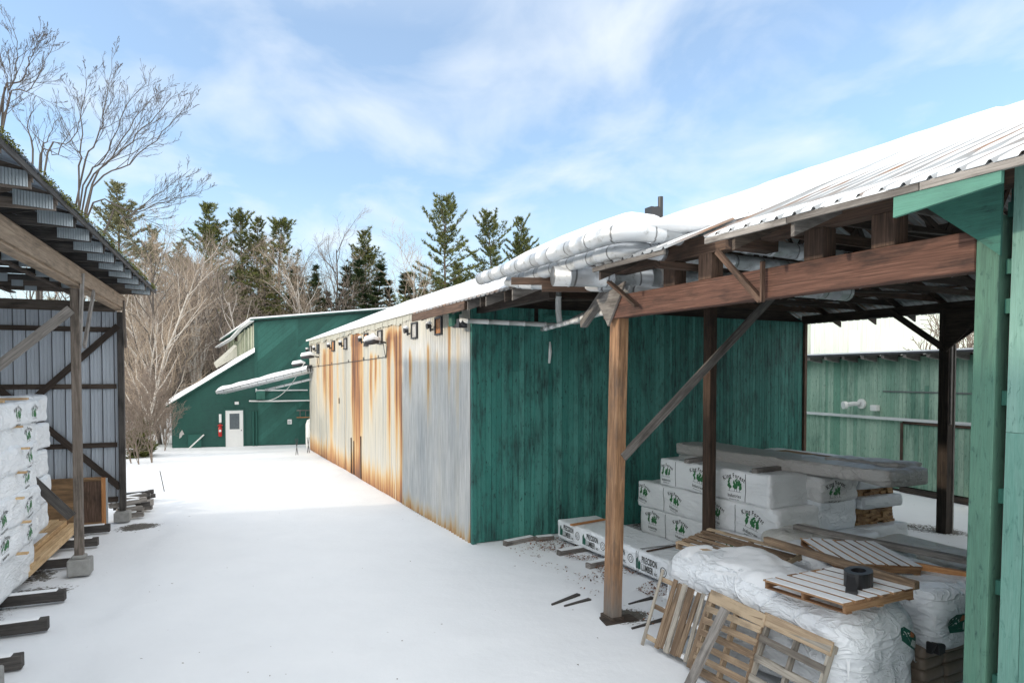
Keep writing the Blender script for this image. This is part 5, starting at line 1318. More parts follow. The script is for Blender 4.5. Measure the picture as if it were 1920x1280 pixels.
for i, (x, y, z, l, a) in enumerate(((4.75, 3.0, 2.10, 1.3, 0.25), (4.95, 1.0, 2.10, 1.3, 0.1))):
    t = thing('loose_board', ['weathered grey board lying across the printed top pack, left one', 'weathered grey board lying across the printed top pack, right one'][i], 'board', MW(x, y, z), MROT + a)
    m = MB(); m.box(-l / 2, l / 2, -0.07, 0.07, 0, 0.10); m.build('board', M_grey, t, bevel=0.008)
# long flat printed pack
PL = precision_logo
pack('long low white pack with repeated black lettering beside the near post', 2.42, 2.85, 0.12, 1.15, 4.3, 0.44, 12, M_wrapb, logos=[(PL, '-x', -1.85, 0.24, 1.0, -0.02), (PL, '-x', -0.80, 0.24, 1.0, -0.02), (PL, '-x', 0.25, 0.235, 1.0, -0.02), (PL, '-x', 1.28, 0.22, 1.05, -0.02)], seams=(-1.1, -1.16), amp=0.018)
t = thing('loose_board', 'orange brown strip lying across the far end of the lettered pack', 'board', MW(2.35, 4.3, 0.57), MROT + 0.15)
m = MB(); m.box(-0.6, 0.5, -0.04, 0.04, 0, 0.035); m.build('board', M_orange, t)
t = thing('loose_board', 'thin brown strip lying across the near end of the lettered pack', 'board', MW(2.5, 1.55, 0.575), MROT + 0.1)
m = MB(); m.box(-0.6, 0.55, -0.02, 0.02, 0, 0.025); m.build('board', M_brown, t)
for i, (x, y, a, l) in enumerate(((1.65, 3.9, 0.05, 0.9), (1.6, 2.75, 0.12, 0.7), (0.9, 5.3, 0.2, 0.9), (1.6, 5.25, -0.1, 0.5))):
    t = thing('timber_block', ['short grey timber bearer under the far end of the lettered pack', 'short grey timber bearer sticking out halfway along the lettered pack', 'flat timber scrap lying against the foot of the green plank wall', 'small timber scrap by the wall beside the lettered pack'][i], 'timber', MW(x, y, 0), MROT + a)
    m = MB(); m.box(-l / 2, l / 2, -0.08, 0.08, -0.02, 0.11); k = m.build('timber', M_grey, t, bevel=0.01)
    m = MB(); m.box(-l / 2 + 0.04, l / 2 - 0.03, -0.075, 0.075, 0.111, 0.13); m.build('snow', M_snow, t, bevel=0.008)
for i, (x, y, a, l) in enumerate(((0.05, 1.15, 0.30, 0.75), (0.15, 0.90, 0.12, 0.6), (1.25, 0.45, 0.1, 0.6), (0.75, -0.5, 0.1, 0.9))):
    t = thing('scrap_strip', ['dark bent strip in the snow left of the near post, upper one', 'dark bent strip in the snow left of the near post, lower one', 'dark strip in the snow just right of the near post', 'dark strip in the snow at the foot of the leaning pallets'][i], 'strip', MW(x - 0.3, y, 0.0), MROT + a)
    m = MB(); m.hexa([(-l / 2, -0.02, 0), (l / 2, -0.05, 0), (l / 2, 0.04, 0), (-l / 2, 0.01, 0), (-l / 2, -0.02, 0.035), (l / 2, -0.05, 0.05), (l / 2, 0.04, 0.05), (-l / 2, 0.01, 0.035)]); m.build('strip', M_skid, t)

# ------------------------------------------------------------ bulky white bundles, near right
def plank_logo(seed=0):
    ink = ([], []); gr = ([], []); wh = ([], []); br = ([], [])
    b = len(gr[0]); gr[0].extend([(-0.30, -0.03), (-0.26, -0.11), (0.05, -0.13), (0.32, -0.13), (0.32, 0.07), (0.05, 0.09), (-0.2, 0.11), (-0.28, 0.06)]); gr[1].append(tuple(range(b, b + 8)))
    rr = random.Random(seed)
    for k in range(9): x = 0.0 + k * 0.036; b = len(wh[0]); wh[0].extend([(x, -0.1), (x + 0.02, -0.1), (x + 0.005, -0.01), (x - 0.015, -0.01)]); wh[1].append((b, b + 1, b + 2, b + 3))
    for k in range(8): blob(wh, -0.24 + k * 0.02, -0.02 + 0.08 * rr.random(), 0.012, k)
    blob(br, -0.06, 0.05, 0.05, 3); blob(br, 0.0, 0.06, 0.04, 4)
    return [('printed_panel', gr, M_inkd), ('printed_marks', wh, M_inkw), ('printed_patch', br, M_inkb)]
def lift(logo, off):
    return logo
def bundle(label, x, y, w, l, z0, h, seed, mat, rz=0, logos=(), **kw):
    t = thing('wrapped_bundle', label, 'bundle', MW(x, y, z0), MROT + rz, None)
    PV, PF = pack_mesh(w, l, h, seed, **kw); mk('plastic_cover', PV, PF, mat, t)
    for lg in logos:
        parts = lg[0](seed)
        for i, p_ in enumerate(parts): project(t, PV, PF, [p_], *lg[1:], off=0.006 + 0.004 * i)
    return t
b1 = bundle('large bulging white bundle behind the leaning pallets, capped with snow', 1.00, -2.55, 1.30, 3.4, 0.05, 1.36, 21, M_tarp, amp=0.032, res=0.05, lump=0.12, rnd=0.34, taper=-0.06, dome=0.05, logos=[(plank_logo, '-y', 0.38, 0.92, 0.8, -0.5)])
b2 = bundle('white bundle over brown bags beside the green corner column', 2.75, -2.75, 1.5, 3.0, 0.62, 0.72, 22, M_tarp, amp=0.035, res=0.05, lump=0.05, rnd=0.16, logos=[(plank_logo, '-y', -0.22, 0.36, 1.1, -0.04)])
t = thing('brown_bag_stack', 'stack of brown plastic bags beneath the bundle by the corner column', 'bags', MW(2.72, -2.8, 0.02), MROT)
bag0 = None
for r_ in range(4):
    for c in range(3):
        PV, PF = pack_mesh(0.46, 0.85, 0.155, 50 + r_ * 3 + c, 0.012, rnd=0.05)
        o = mk('bag', PV, PF, M_brickbag, t); o.location = (-0.47 + c * 0.47, -0.88 + random.uniform(-.02, .02), r_ * 0.155)
    for c in range(3):
        for rr_ in range(2):
            o = o.copy(); COL.objects.link(o); o.location = (-0.47 + c * 0.47, -0.02 + 0.87 * rr_, r_ * 0.155)
t = thing('black_bag_corner', 'black rubber corner protector under the bundle edge by the column', 'protector', MW(2.02, -4.24, 0.62), MROT)
m = MB(); m.prism([(-0.02, 0.15), (0.17, 0.13), (0.15, 0.0), (0.04, -0.02)], 'y', -0.05, 0.10); m.prism([(-0.05, 0.15), (0.08, 0.15), (0.08, 0.0), (0.0, 0.0)], 'x', -0.06, -0.02); m.build('pad', M_black, t, bevel=0.01)
pack('dusty clear film bundle behind the flat brown pallet', 4.05, -1.2, 0.05, 1.3, 2.4, 1.15, 23, M_film, amp=0.06, group=None, name='film_bundle', cat='bundle', lump=0.1, rnd=0.2)
pack('dusty clear film bundle close to the corner column at the back', 5.4, -2.2, 0.05, 1.3, 2.2, 1.0, 24, M_film, amp=0.05, group=None, name='film_bundle', cat='bundle', lump=0.1, rnd=0.18)
pack('low white covered bundle between the flat pallets', 3.9, -3.0, 0.05, 1.0, 1.6, 1.1, 25, M_tarp, amp=0.04, group=None, name='film_bundle', cat='bundle', lump=0.05, rnd=0.15)
t = thing('long_board', 'long grey board lying slanted over the film bundles', 'board', MW(4.35, -2.0, 1.25), MROT)
m = MB(); m.beam((-0.35, 1.6, 0.02), (0.05, -1.6, 0.05), 0.16, 0.09); m.build('board', M_grey, t)
t = thing('long_board', 'orange board lying on the white bundle by the corner column', 'board', MW(3.05, -3.75, 1.345), MROT)
m = MB(); m.beam((-0.05, 0.65, 0.03), (0.35, -0.6, 0.03), 0.10, 0.11); m.build('board', M_orange, t, bevel=0.006)

# snow over the big bundle: thin sheet from its own upper surface
def snow_cap_from(t, PV_seed, w, l, h, kw, x0=-9, x1=9, y0=-9, y1=9, th=0.05, nz=0.5):
    PV, PF = pack_mesh(w, l, h, PV_seed, **kw); bvh = BVHTree.FromPolygons(PV, PF)
    nx, ny = 30, 70; V = []
    for i in range(nx):
        for j in range(ny):
            x = -w / 2 * 1.0 + w * i / (nx - 1); y = -l / 2 + l * j / (ny - 1)
            hit, n_, _, _ = bvh.ray_cast(Vector((x, y, 5)), Vector((0, 0, -1)))
            if hit is None: V.append((x, y, h * 0.4)); continue
            s_ = sm(nz - 0.15, nz + 0.2, np.array(n_.z)); q = 0.5 + noise.noise(Vector((x * 1.6, y * 1.6, 4))) + 0.35 * noise.noise(Vector((x * 5, y * 5, 4)))
            fade = float(sm(y0, y0 + 0.3, np.array(y)))
            V.append((x, y, hit.z - 0.02 + float(s_) * th * max(0.1, q) * 1.6 * fade))
    grid_obj('snow', np.array(V), nx, ny, M_snow, t)
snow_cap_from(b1, 21, 1.30, 3.4, 1.36, dict(amp=0.032, res=0.05, lump=0.12, rnd=0.34, taper=-0.06, dome=0.05), y0=-1.1, th=0.055, nz=0.75)
snow_cap_from(b2, 22, 1.5, 3.0, 0.72, dict(amp=0.035, res=0.05, lump=0.05, rnd=0.16), y0=-0.6, th=0.03, nz=0.8)

# pallets
def make_pallet(label, mat, snow=0.0, nb=7, w=1.2, d=1.0, bottom=3, double=False, group='wooden pallets by the bundles', irregular=0.0, seed=0):
    """deck on top; boards run along x, stringers along y"""
    rr = random.Random(seed); t = thing('pallet', label, 'pallet', (0, 0, 0), 0, group)
    deck = MB(); sn = MB(); pitch = (d - 0.09) / (nb - 1)
    for i in range(nb):
        y = -d / 2 + 0.045 + i * pitch + rr.uniform(-1, 1) * irregular; bw = rr.uniform(0.075, 0.10) if irregular else (pitch * 0.76 if snow else 0.088)
        deck.box(-w / 2 + rr.uniform(0, .015), w / 2 - rr.uniform(0, .015), y - bw / 2, y + bw / 2, 0.105, 0.123)
        if snow: sn.box(-w / 2 + 0.02, w / 2 - 0.02 - rr.uniform(0, 0.1), y - bw / 2 + 0.004, y + bw / 2 - 0.006, 0.1235, 0.1235 + snow)
    deck.build('deck', mat, t)
    for x in (-w / 2 + 0.03, 0, w / 2 - 0.03):
        m = MB(); m.box(x - 0.02, x + 0.02, -d / 2, d / 2, 0.017, 0.104); m.build('stringer', mat, t)
    bt = MB()
    for i in range(bottom):
        y = -d / 2 + 0.05 + i * (d - 0.10) / (bottom - 1); bt.box(-w / 2, w / 2, y - 0.045, y + 0.045, 0, 0.016)
    bt.build('bottom_boards', mat, t)
    if snow: sn.build('snow', M_snow, t, bevel=0.004)
    return t
def place(t, loc, rx=0, ry=0, rz=0):
    t.location = loc; t.rotation_mode = 'XYZ'; t.rotation_euler = (rx, ry, rz)
p = make_pallet('snowy brown pallet lying on the big bundle with a black tape roll on it', M_palletd, 0.012, 6, 1.25, 1.15, 3, seed=1)
place(p, MW(0.78, -3.75, 1.44), R(-1), R(3), MROT + R(-3) + R(90))
p = make_pallet('snowy brown pallet lying flat behind the long timber', M_palletd, 0.010, 7, 1.3, 1.15, 3, seed=2)
place(p, MW(2.55, -2.75, 1.40), R(3), R(-2), MROT + R(64))
p = make_pallet('pale pallet tilted edge up at the back of the big bundle', M_pallet, 0.0, 6, 1.7, 0.9, 3, seed=3)
place(p, MW(1.25, -1.6, 1.36), R(7), R(2), MROT + R(-80))
# leaning pallets: deck faces -x, leaning on the big bundle
def lean(t, x, y, ang=26, roll=0.0, zoff=0.0, base=0.0):
    # local x (board direction) -> along the row, local y -> up the slope, local z (deck normal) -> outwards (-x, up a little)
    a = R(ang)
    up = Vector((math.sin(a), 0, math.cos(a))); out = Vector((-math.cos(a), 0, math.sin(a))); al = up.cross(out)
    M3 = Matrix((al, up, out)).transposed(); M3 = Matrix.Rotation(MROT, 3, 'Z') @ M3 @ Matrix.Rotation(roll, 3, 'Z')
    e = M3.to_euler(); t.location = MW(x, y, zoff); t.rotation_euler = e
def slat_pallet(label):
    t = thing('pallet', label, 'pallet', (0, 0, 0), 0, 'wooden pallets by the bundles')
    for i, (y, w, l, a) in enumerate(((0.66, .055, .60, .03), (0.33, .085, .53, .02), (0.23, .095, .50, -.01), (0.115, .10, .52, .015), (-0.03, .14, .50, .02), (-0.17, .085, .48, -.02), (-0.29, .07, .50, .02), (-0.42, .10, .54, 0))):
        m = MB(); m.hexa([(-l, y - w / 2 - a, 0.07), (l, y - w / 2 + a, 0.07), (l, y + w / 2 + a, 0.07), (-l, y + w / 2 - a, 0.07), (-l, y - w / 2 - a, 0.105 + .01 * (i % 2)), (l, y - w / 2 + a, 0.10), (l, y + w / 2 + a, 0.10), (-l, y + w / 2 - a, 0.105 + .01 * (i % 2))])
        m.build('slat', M_pallet if i % 3 else M_palletg, t, bevel=0.006)
    for x in (-0.45, 0.02, 0.45):
        m = MB(); m.box(x - 0.035, x + 0.035, -0.48, 0.68, 0.03, 0.068); m.build('rail', M_pallet, t)
        m = MB(); m.box(x - 0.03, x + 0.03, -0.40, 0.20, 0.0685, 0.08); m.box(x + 0.036, x + 0.045, -0.46, 0.46, 0.031, 0.066); m.build('snow', M_snow, t)
    return t
p = slat_pallet('leaning pallet nearest the post, its narrow slats standing upright')
lean(p, 0.08, -1.75, 22, R(90), 0.52)
p = make_pallet('middle leaning pallet of level slats with a broad top board', M_pallet, 0, 7, 0.98, 1.10, 3, seed=5)
lean(p, 0.08, -2.68, 22, 0.02, 0.52)
p = make_pallet('leaning pallet furthest right with wide gaps showing the bundle behind', M_palletg, 0, 5, 1.0, 1.10, 3, seed=6)
lean(p, 0.10, -3.64, 22, -0.03, 0.50)
def lean_beam(name, label, cat, a, b, w, h, mat, loc):
    t = thing(name, label, cat, MW(*loc), MROT); m = MB(); m.beam(a, b, w, h, up=(-1, 0, 0.3)); m.build('board', mat, t, bevel=0.005); return t
lean_beam('propped_timber', 'grey timber propped upright across the middle leaning pallet', 'timber', (-0.42, 0.12, -0.05), (0.10, -0.05, 1.03), 0.13, 0.06, M_grey, (-0.13, -2.62, 0.0))
lean_beam('cover_board', 'pale broad board nailed along the top of the middle leaning pallet', 'board', (0.165, 0.50, 1.04), (0.165, -0.50, 1.00), 0.17, 0.03, M_pallet, (-0.005, -2.68, 0.0))
lean_beam('cover_board', 'pale broad board nailed along the top of the rightmost leaning pallet', 'board', (0.165, 0.50, 1.02), (0.165, -0.52, 0.99), 0.17, 0.03, M_pallet, (0.02, -3.64, 0.0))
t = thing('long_timber', 'long square weathered timber lying across the flat pallets', 'timber', MW(1.25, -3.3, 1.66), MROT)
m = MB(); m.beam((0.25, 1.35, -0.02), (0.13, -1.1, -0.02), 0.10, 0.10); m.build('timber', M_pallet, t, bevel=0.008)
# tape roll
t = thing('tape_roll', 'squashed black roll of strapping tape sitting on the snowy pallet', 'tape roll', MW(0.92, -3.95, 1.585), MROT + 0.3)
n = 28; V = []; F = []
for (r_, z) in ((0.15, 0), (0.15, 0.155), (0.08, 0.155), (0.08, 0)):
    for i in range(n):
        a = 2 * math.pi * i / n; V.append((r_ * math.cos(a) * 1.15, r_ * math.sin(a) * 0.8, z))
for k in range(4):
    for i in range(n): j = (i + 1) % n; k2 = (k + 1) % 4; F.append((k * n + i, k * n + j, k2 * n + j, k2 * n + i))
o = mk('roll', V, F, M_black, t, False); t.scale = (1.3, 1.3, 1.2)
m = MB(); m.hexa([(-0.17, -0.02, 0), (-0.32, -0.10, 0), (-0.34, 0.0, 0.0), (-0.17, 0.05, 0), (-0.165, -0.02, 0.13), (-0.30, -0.10, 0.02), (-0.32, 0.0, 0.02), (-0.165, 0.05, 0.13)]); m.build('loose_tail', M_black, t)
# left packs: plastic wrapped stack in the shed
def leftlogo(seed=0):
    return forest_logo_plain(seed)
GL = 'wrapped packs stacked in the left shed'
LL = [('lowest plain white pack of the left stack', 0.22, 0.72, 5.4, -0.72, 0.03, []),
      ('second white pack from the bottom of the left stack', 0.93, 0.56, 5.3, -0.66, 0.06, [(FLP, '+x', 2.1, 0.22, 0.9, 0.25), (FLP, '+x', 0.7, 0.3, 0.9, 0.15)]),
      ('third white pack from the bottom of the left stack', 1.47, 0.52, 5.3, -0.62, 0.065, [(FLP, '+x', 1.9, 0.24, 0.9, 0.3), (FLP, '+x', 0.5, 0.24, 0.9, 0.2)]),
      ('fourth white pack from the bottom of the left stack', 1.98, 0.46, 5.2, -0.66, 0.05, [(FLP, '+x', 1.9, 0.26, 0.8, 0.1)]),
      ('third white pack from the top of the left stack', 2.42, 0.44, 5.2, -0.60, 0.06, [(FLP, '+x', 2.0, 0.22, 0.85, 0.35)]),
      ('second white pack from the top of the left stack', 2.84, 0.44, 5.2, -0.62, 0.045, [(FLP, '+x', 2.0, 0.2, 0.85, 0.1)]),
      ('topmost white pack of the left stack with wood strips on it', 3.27, 0.42, 5.3, -0.55, 0.035, [(FLP, '+x', 1.15, 0.22, 0.85, 0.0), (FLP, '+x', 2.2, 0.2, 0.85, 0.0)])]
for i, (lab, z, h, l, x, amp, lg) in enumerate(LL):
    t = pack(lab, x - 0.62, -0.35 - l / 2 + 0.0 + random.uniform(-0.05, 0.05), z, 1.25, l, h + 0.02, 60 + i, M_wrapb, logos=lg, amp=amp, fr=SW, frot=SROT, group=GL, rz=random.uniform(-0.02, 0.02), rnd=0.05)
    if i in (1, 2, 3, 4, 5, 6):
        u = thing('spacer_strip', ['', 'yellow spacer strip end poking out low in the left stack', 'yellow spacer strip end two packs up in the left stack', 'yellow spacer strip end at mid height of the left stack', 'yellow spacer strip end above mid height of the left stack', 'yellow spacer strip end under the topmost left packs', 'yellow wood strip on the second pack from the top of the left stack'][i], 'strip', SW(-0.57, -1.9 + 0.2 * (i % 3), z - 0.02), SROT)
        m = MB(); m.box(-1.0, 0.10, -0.05, 0.05, 0, 0.035); m.build('strip', M_fresh, u)
for i, (y, x) in enumerate(((-1.0, -1.1), (-2.4, -1.1))):
    u = thing('spacer_strip', ['far yellow wood strip lying on top of the left stack', 'near yellow wood strip lying on top of the left stack'][i], 'strip', SW(x, y, 3.72), SROT)
    m = MB(); m.box(-0.5, 0.5, -0.05, 0.05, 0, 0.04); m.build('strip', M_fresh, u)
# narrower stack ends seen beyond the first stack
for i in range(5):
    pack(['bottom', 'second lowest', 'middle', 'second highest', 'highest'][i] + ' white pack in the row just beyond the left stack', -1.38 + 0.05 * (i % 2), 0.45, 0.9 + i * 0.58, 1.2, 1.2, 0.52, 80 + i, M_wrapb, amp=0.05, fr=SW, frot=SROT, group='packs beyond the left stack', rnd=0.04)
# leaf litter under the lettered pack
m = MB()
for k in range(2600):
    x = random.gauss(1.55, 0.42); y = random.uniform(0.4, 5.4)
    if random.random() < 0.25: x, y = random.uniform(0.3, 5), random.uniform(-0.6, 5.5)
    if noise.noise(Vector((x * 1.5, y * 1.2, 0))) < -0.1: continue
    p = MW(x, y, 0.02 + random.uniform(0, 0.02)) ; a = Vector((random.gauss(0, 1), random.gauss(0, 1), random.gauss(0, 0.35))).normalized() * random.uniform(0.015, 0.034); b = Vector((random.gauss(0, 1), random.gauss(0, 1), random.gauss(0, 0.35))).normalized() * random.uniform(0.012, 0.026)
    p.z += 0.02; m.quad(p - a, p - b, p + a, p + b, random.random())
o = m.build("leaf_litter", M_litter); struct(o, 'stuff'); tag(o, 'scattered brown dead leaves around the lettered pack', 'leaves')
# ------------------------------------------------------------ trees
def bare_tree(seed, H, r0, fork=0.3, nl=6, spread=0.5, levels=4, kids=(9, 6, 5), lens=(0.55, 0.45, 0.45), lean=(0, 0), trunk_up=True, seg=5, droop=0.0, trop=0.10):
    rr = random.Random(seed); T = MB(); B = MB()
    def rv(): return Vector((rr.gauss(0, 1), rr.gauss(0, 1), rr.gauss(0, 1)))
    def grow(p, d, L, r, lev):
        n = 5 if lev < 2 else (4 if lev == 2 else 3); pts = [p.copy()]; rad = [r]; dd = d.copy()
        for i in range(n):
            dd = (dd + rv() * (0.10 if lev == 0 else 0.16) + Vector((0, 0, trop if lev else 0.05)) - Vector((0, 0, droop * lev * 0.05))).normalized()
            p = p + dd * (L / n); pts.append(p.copy()); rad.append(r * (1 - 0.8 * (i + 1) / n) if lev else r * (1 - 0.7 * (i + 1) / n))
        (T if lev < 2 else B).tube(pts, [max(q, 0.006) for q in rad], 7 if lev == 0 else (5 if lev == 1 else 3), cap=False)
        if lev + 1 >= levels: return
        k = nl if lev == 0 else kids[min(lev, len(kids)) - 1]
        for i in range(k):
            t = (fork + (1 - fork) * (i + rr.random() * 0.8) / k) if lev == 0 else (0.2 + 0.8 * (i + rr.random() * 0.8) / k)
            t = min(t, 0.98); f = t * n; a = int(f); q = pts[a].lerp(pts[a + 1], f - a); dl = (pts[a + 1] - pts[a]).normalized()
            o = dl.cross(rv()).normalized()
            ang = spread * rr.uniform(0.7, 1.3) if lev == 0 else rr.uniform(0.45, 0.95)
            nd = (dl * math.cos(ang) + o * math.sin(ang)).normalized()
            grow(q, nd, L * lens[min(lev, len(lens) - 1)] * (1.15 - 0.55 * t) * rr.uniform(0.75, 1.2), max(0.006, rad[a] * 0.55), lev + 1)
    grow(Vector((0, 0, -0.2)), Vector((lean[0], lean[1], 1)).normalized(), H, r0, 0)
    return T, B
def tree_obj(name, label, T, B, mt, mb_, group=None, cat='tree', crown='crown'):
    t = thing(name, label, cat, (0, 0, 0), 0, group); T.build('trunk', mt, t, smooth=True); B.build(crown, mb_, t); return t
def pine(seed, H=22, r0=0.28, Lmax=4.0, start=0.35, step=0.75, dense=1.0, up=0.15, taper=0.8, gap=0.25, layered=False):
    rr = random.Random(seed); T = MB(); B = MB()
    pts = [Vector((0.25 * math.sin(i * 0.9 + seed), 0.25 * math.cos(i * 0.7 + seed), H * i / 10)) * 1.0 for i in range(11)]
    for p, i in zip(pts, range(11)): p.x *= i / 10; p.y *= i / 10
    T.tube(pts, [r0 * (1 - 0.93 * i / 10) for i in range(11)], 7, cap=False)
    z = H * start
    while z < H * 0.99:
        t = (z / H - start) / (1 - start)
        t = min(max(t, 0), 0.999); prof = (1 - t) ** taper * (0.55 + 0.45 * min(1, t * 4 + 0.3)) if not layered else (1 - t) ** 0.6
        k = rr.choice((4, 5, 5, 6)); f = z / H * 10; a = min(9, int(f)); c = pts[a].lerp(pts[a + 1], f - a)
        a0 = rr.random() * 6.28; lay = rr.uniform(0.5, 1.25)
        for i in range(k):
            if rr.random() < gap: continue
            L = Lmax * max(0.08, prof) * lay * rr.uniform(0.55, 1.25); az = a0 + i * 6.283 / k + rr.uniform(-.25, .25)
            el = up + 0.9 * max(t, 0) ** 1.5 + rr.uniform(-0.1, 0.12)
            d = Vector((math.cos(az) * math.cos(el), math.sin(az) * math.cos(el), math.sin(el)))
            n = max(2, int(L / 0.8)); q = c.copy(); bp = [q.copy()]; dd = d.copy()
            for s_ in range(n): dd = (dd + Vector((0, 0, 0.05 if s_ > n / 2 else -0.02)) + Vector((rr.gauss(0, .05), rr.gauss(0, .05), 0))).normalized(); q = q + dd * (L / n); bp.append(q.copy())
            T.tube(bp, [max(0.012, 0.05 * L / 4 * (1 - s_ / (n + 0.5))) for s_ in range(n + 1)], 3, cap=False)
            m_ = int(L * 6.0 * dense) + 2
            side_ = Vector((-math.sin(az), math.cos(az), 0))
            for s_ in range(m_):
                u = 0.22 + 0.78 * (s_ + rr.random()) / m_
                fq = u * n; ia = min(n - 1, int(fq)); pc = bp[ia].lerp(bp[ia + 1], fq - ia)
                wd = L * 0.30 * math.sin(min(1, u * 1.15) * math.pi * 0.8 + 0.25)
                pc = pc + side_ * rr.uniform(-wd, wd) + Vector((0, 0, rr.uniform(-0.06, 0.10)))
                rn_ = rr.random()
                for _ in range(9):
                    dv = (d * 0.5 + side_ * rr.gauss(0, 0.7) + Vector((rr.gauss(0, .3), rr.gauss(0, .3), rr.uniform(-0.1, 0.75)))).normalized() * rr.uniform(0.20, 0.42)
                    pr = dv.cross(Vector((rr.gauss(0, 1), rr.gauss(0, 1), rr.gauss(0, 1)))).normalized() * rr.uniform(0.022, 0.042)
                    B.quad(pc - pr, pc + pr, pc + dv + pr * 0.3, pc + dv - pr * 0.3, min(1, max(0, rn_ + rr.uniform(-.2, .2))))
        z += step * rr.uniform(0.6, 1.45) * (1 - 0.35 * t)
    return T, B
def px2(px, d): return (px - 960) / 1240.0 * d
def gz(x, y): return (0.02 * (min(y, 120) - 60) if y > 60 else 0) + (0.03 * (y - 40) * min(1, (-8 - x) / 10) if (x < -8 and y > 40) else 0)
# big bare hardwoods behind the left shed
def stem_tree(seed, stems, d0, r0=0.13, name='', label='', dens=1.0, L1=3.4, base=(120, 640)):
    """hardwood built from its main stems; each stem is a list of (screen-like azimuth, height) samples turned to metres at distance d0"""
    rr = random.Random(seed); T = MB(); B = MB(); root = Vector((px2(base[0], d0), d0, -0.2))
    def rv(): return Vector((rr.gauss(0, 1), rr.gauss(0, 1), rr.gauss(0, 1)))
    def sub_(p, d, L, r, lev, ax):
        n = 5 if lev == 0 else 4; pts = [p.copy()]; rad = [r]; dd = d.copy()
        for i in range(n):
            dd = (dd + rv() * 0.07 + Vector((0, 0, 0.07)) + ax * 0.03).normalized(); p = p + dd * (L / n); pts.append(p.copy()); rad.append(max(0.0045, r * (1 - 0.8 * (i + 1) / n)))
        (T if lev == 0 else B).tube(pts, rad, 4 if lev == 0 else 3, cap=False)
        if lev >= 3: return
        k = int((5, 4, 3)[lev] * dens)
        for i in range(k):
            f = (0.15 + 0.83 * (i + rr.random()) / k) * n; a = min(n - 1, int(f)); q = pts[a].lerp(pts[a + 1], f - a); dl = (pts[a + 1] - pts[a]).normalized()
            o = dl.cross(rv()).normalized(); an = rr.uniform(0.3, 0.75)
            sub_(q, (dl * math.cos(an) + o * math.sin(an)).normalized(), L * (1.05 - 0.6 * f / n) * rr.uniform(0.35, 0.6), max(0.0045, rad[a] * 0.5), lev + 1, ax)
    for si, st in enumerate(stems):
        dep = d0 + rr.uniform(-1.8, 1.8)
        P = [root + Vector((rr.uniform(-.1, .1), rr.uniform(-.1, .1), 0))] + [Vector((px2(x, d0 + (dep - d0) * (i + 1) / len(st)), d0 + (dep - d0) * (i + 1) / len(st), 4.2 + (703 - y) / 1240 * d0)) for i, (x, y) in enumerate(st)]
        # smooth
        Q = []
        for i in range(len(P) - 1):
            p0 = P[max(0, i - 1)]; p1 = P[i]; p2 = P[i + 1]; p3 = P[min(len(P) - 1, i + 2)]
            for j in range(5):
                t = j / 5; Q.append(0.5 * ((2 * p1) + (p2 - p0) * t + (2 * p0 - 5 * p1 + 4 * p2 - p3) * t * t + (3 * p1 - p0 - 3 * p2 + p3) * t ** 3))
        Q.append(P[-1]); n = len(Q) - 1
        Q = [q + rv() * 0.03 for q in Q]; Q = [q - root for q in Q]
        rad = [r0 * rr.uniform(0.85, 1.0) * (1 - 0.90 * (i / n) ** 0.8) for i in range(n + 1)]
        T.tube(Q, rad, 6, cap=False)
        k = int(11 * dens)
        for i in range(k):
            f = (0.38 + 0.61 * (i + rr.random()) / k) * n; a = min(n - 1, int(f)); q = Q[a].lerp(Q[a + 1], f - a); dl = (Q[a + 1] - Q[a]).normalized()
            o = dl.cross(rv()).normalized(); an = rr.uniform(0.3, 0.7)
            sub_(q, (dl * math.cos(an) + o * math.sin(an)).normalized(), L1 * (1.2 - 1.02 * f / n) * rr.uniform(0.6, 1.1), rad[a] * 0.5, 1 if rr.random() < 0.5 else 0, dl)
    o = tree_obj('bare_hardwood_tree', label, T, B, M_bark, M_twigd); o.location = root; return o
stem_tree(3, [[(150, 385), (190, 275), (205, 215), (222, 128)], [(155, 395), (200, 300), (240, 210), (285, 150)], [(160, 400), (218, 295), (268, 210), (322, 163)], [(165, 400), (240, 292), (298, 237), (347, 198)],
              [(168, 405), (250, 322), (325, 262), (372, 222)], [(165, 415), (262, 396), (330, 372), (395, 350)], [(200, 440), (245, 410), (297, 372), (362, 325)], [(150, 390), (160, 300), (163, 230), (175, 175)]],
          26, 0.055, label='tall spreading bare tree rising right behind the left shed roof', base=(125, 640))
stem_tree(8, [[(10, 250), (35, 180), (45, 120), (25, 58)], [(8, 245), (55, 170), (72, 130), (88, 112)], [(15, 260), (70, 190), (110, 125)], [(0, 240), (-30, 150), (-20, 80)], [(5, 300), (30, 200), (10, 110)]],
          24, 0.055, label='tall bare tree at the far left edge above the shed roof', base=(-20, 640), L1=2.6)
stem_tree(15, [[(85, 328), (95, 255), (121, 196)], [(88, 332), (140, 262), (172, 180)], [(70, 330), (62, 240), (75, 190)], [(80, 330), (115, 280), (150, 215)]],
          29, 0.07, label='bare tree with thick broken limbs between the two big ones', base=(75, 640), L1=2.4, dens=0.8)
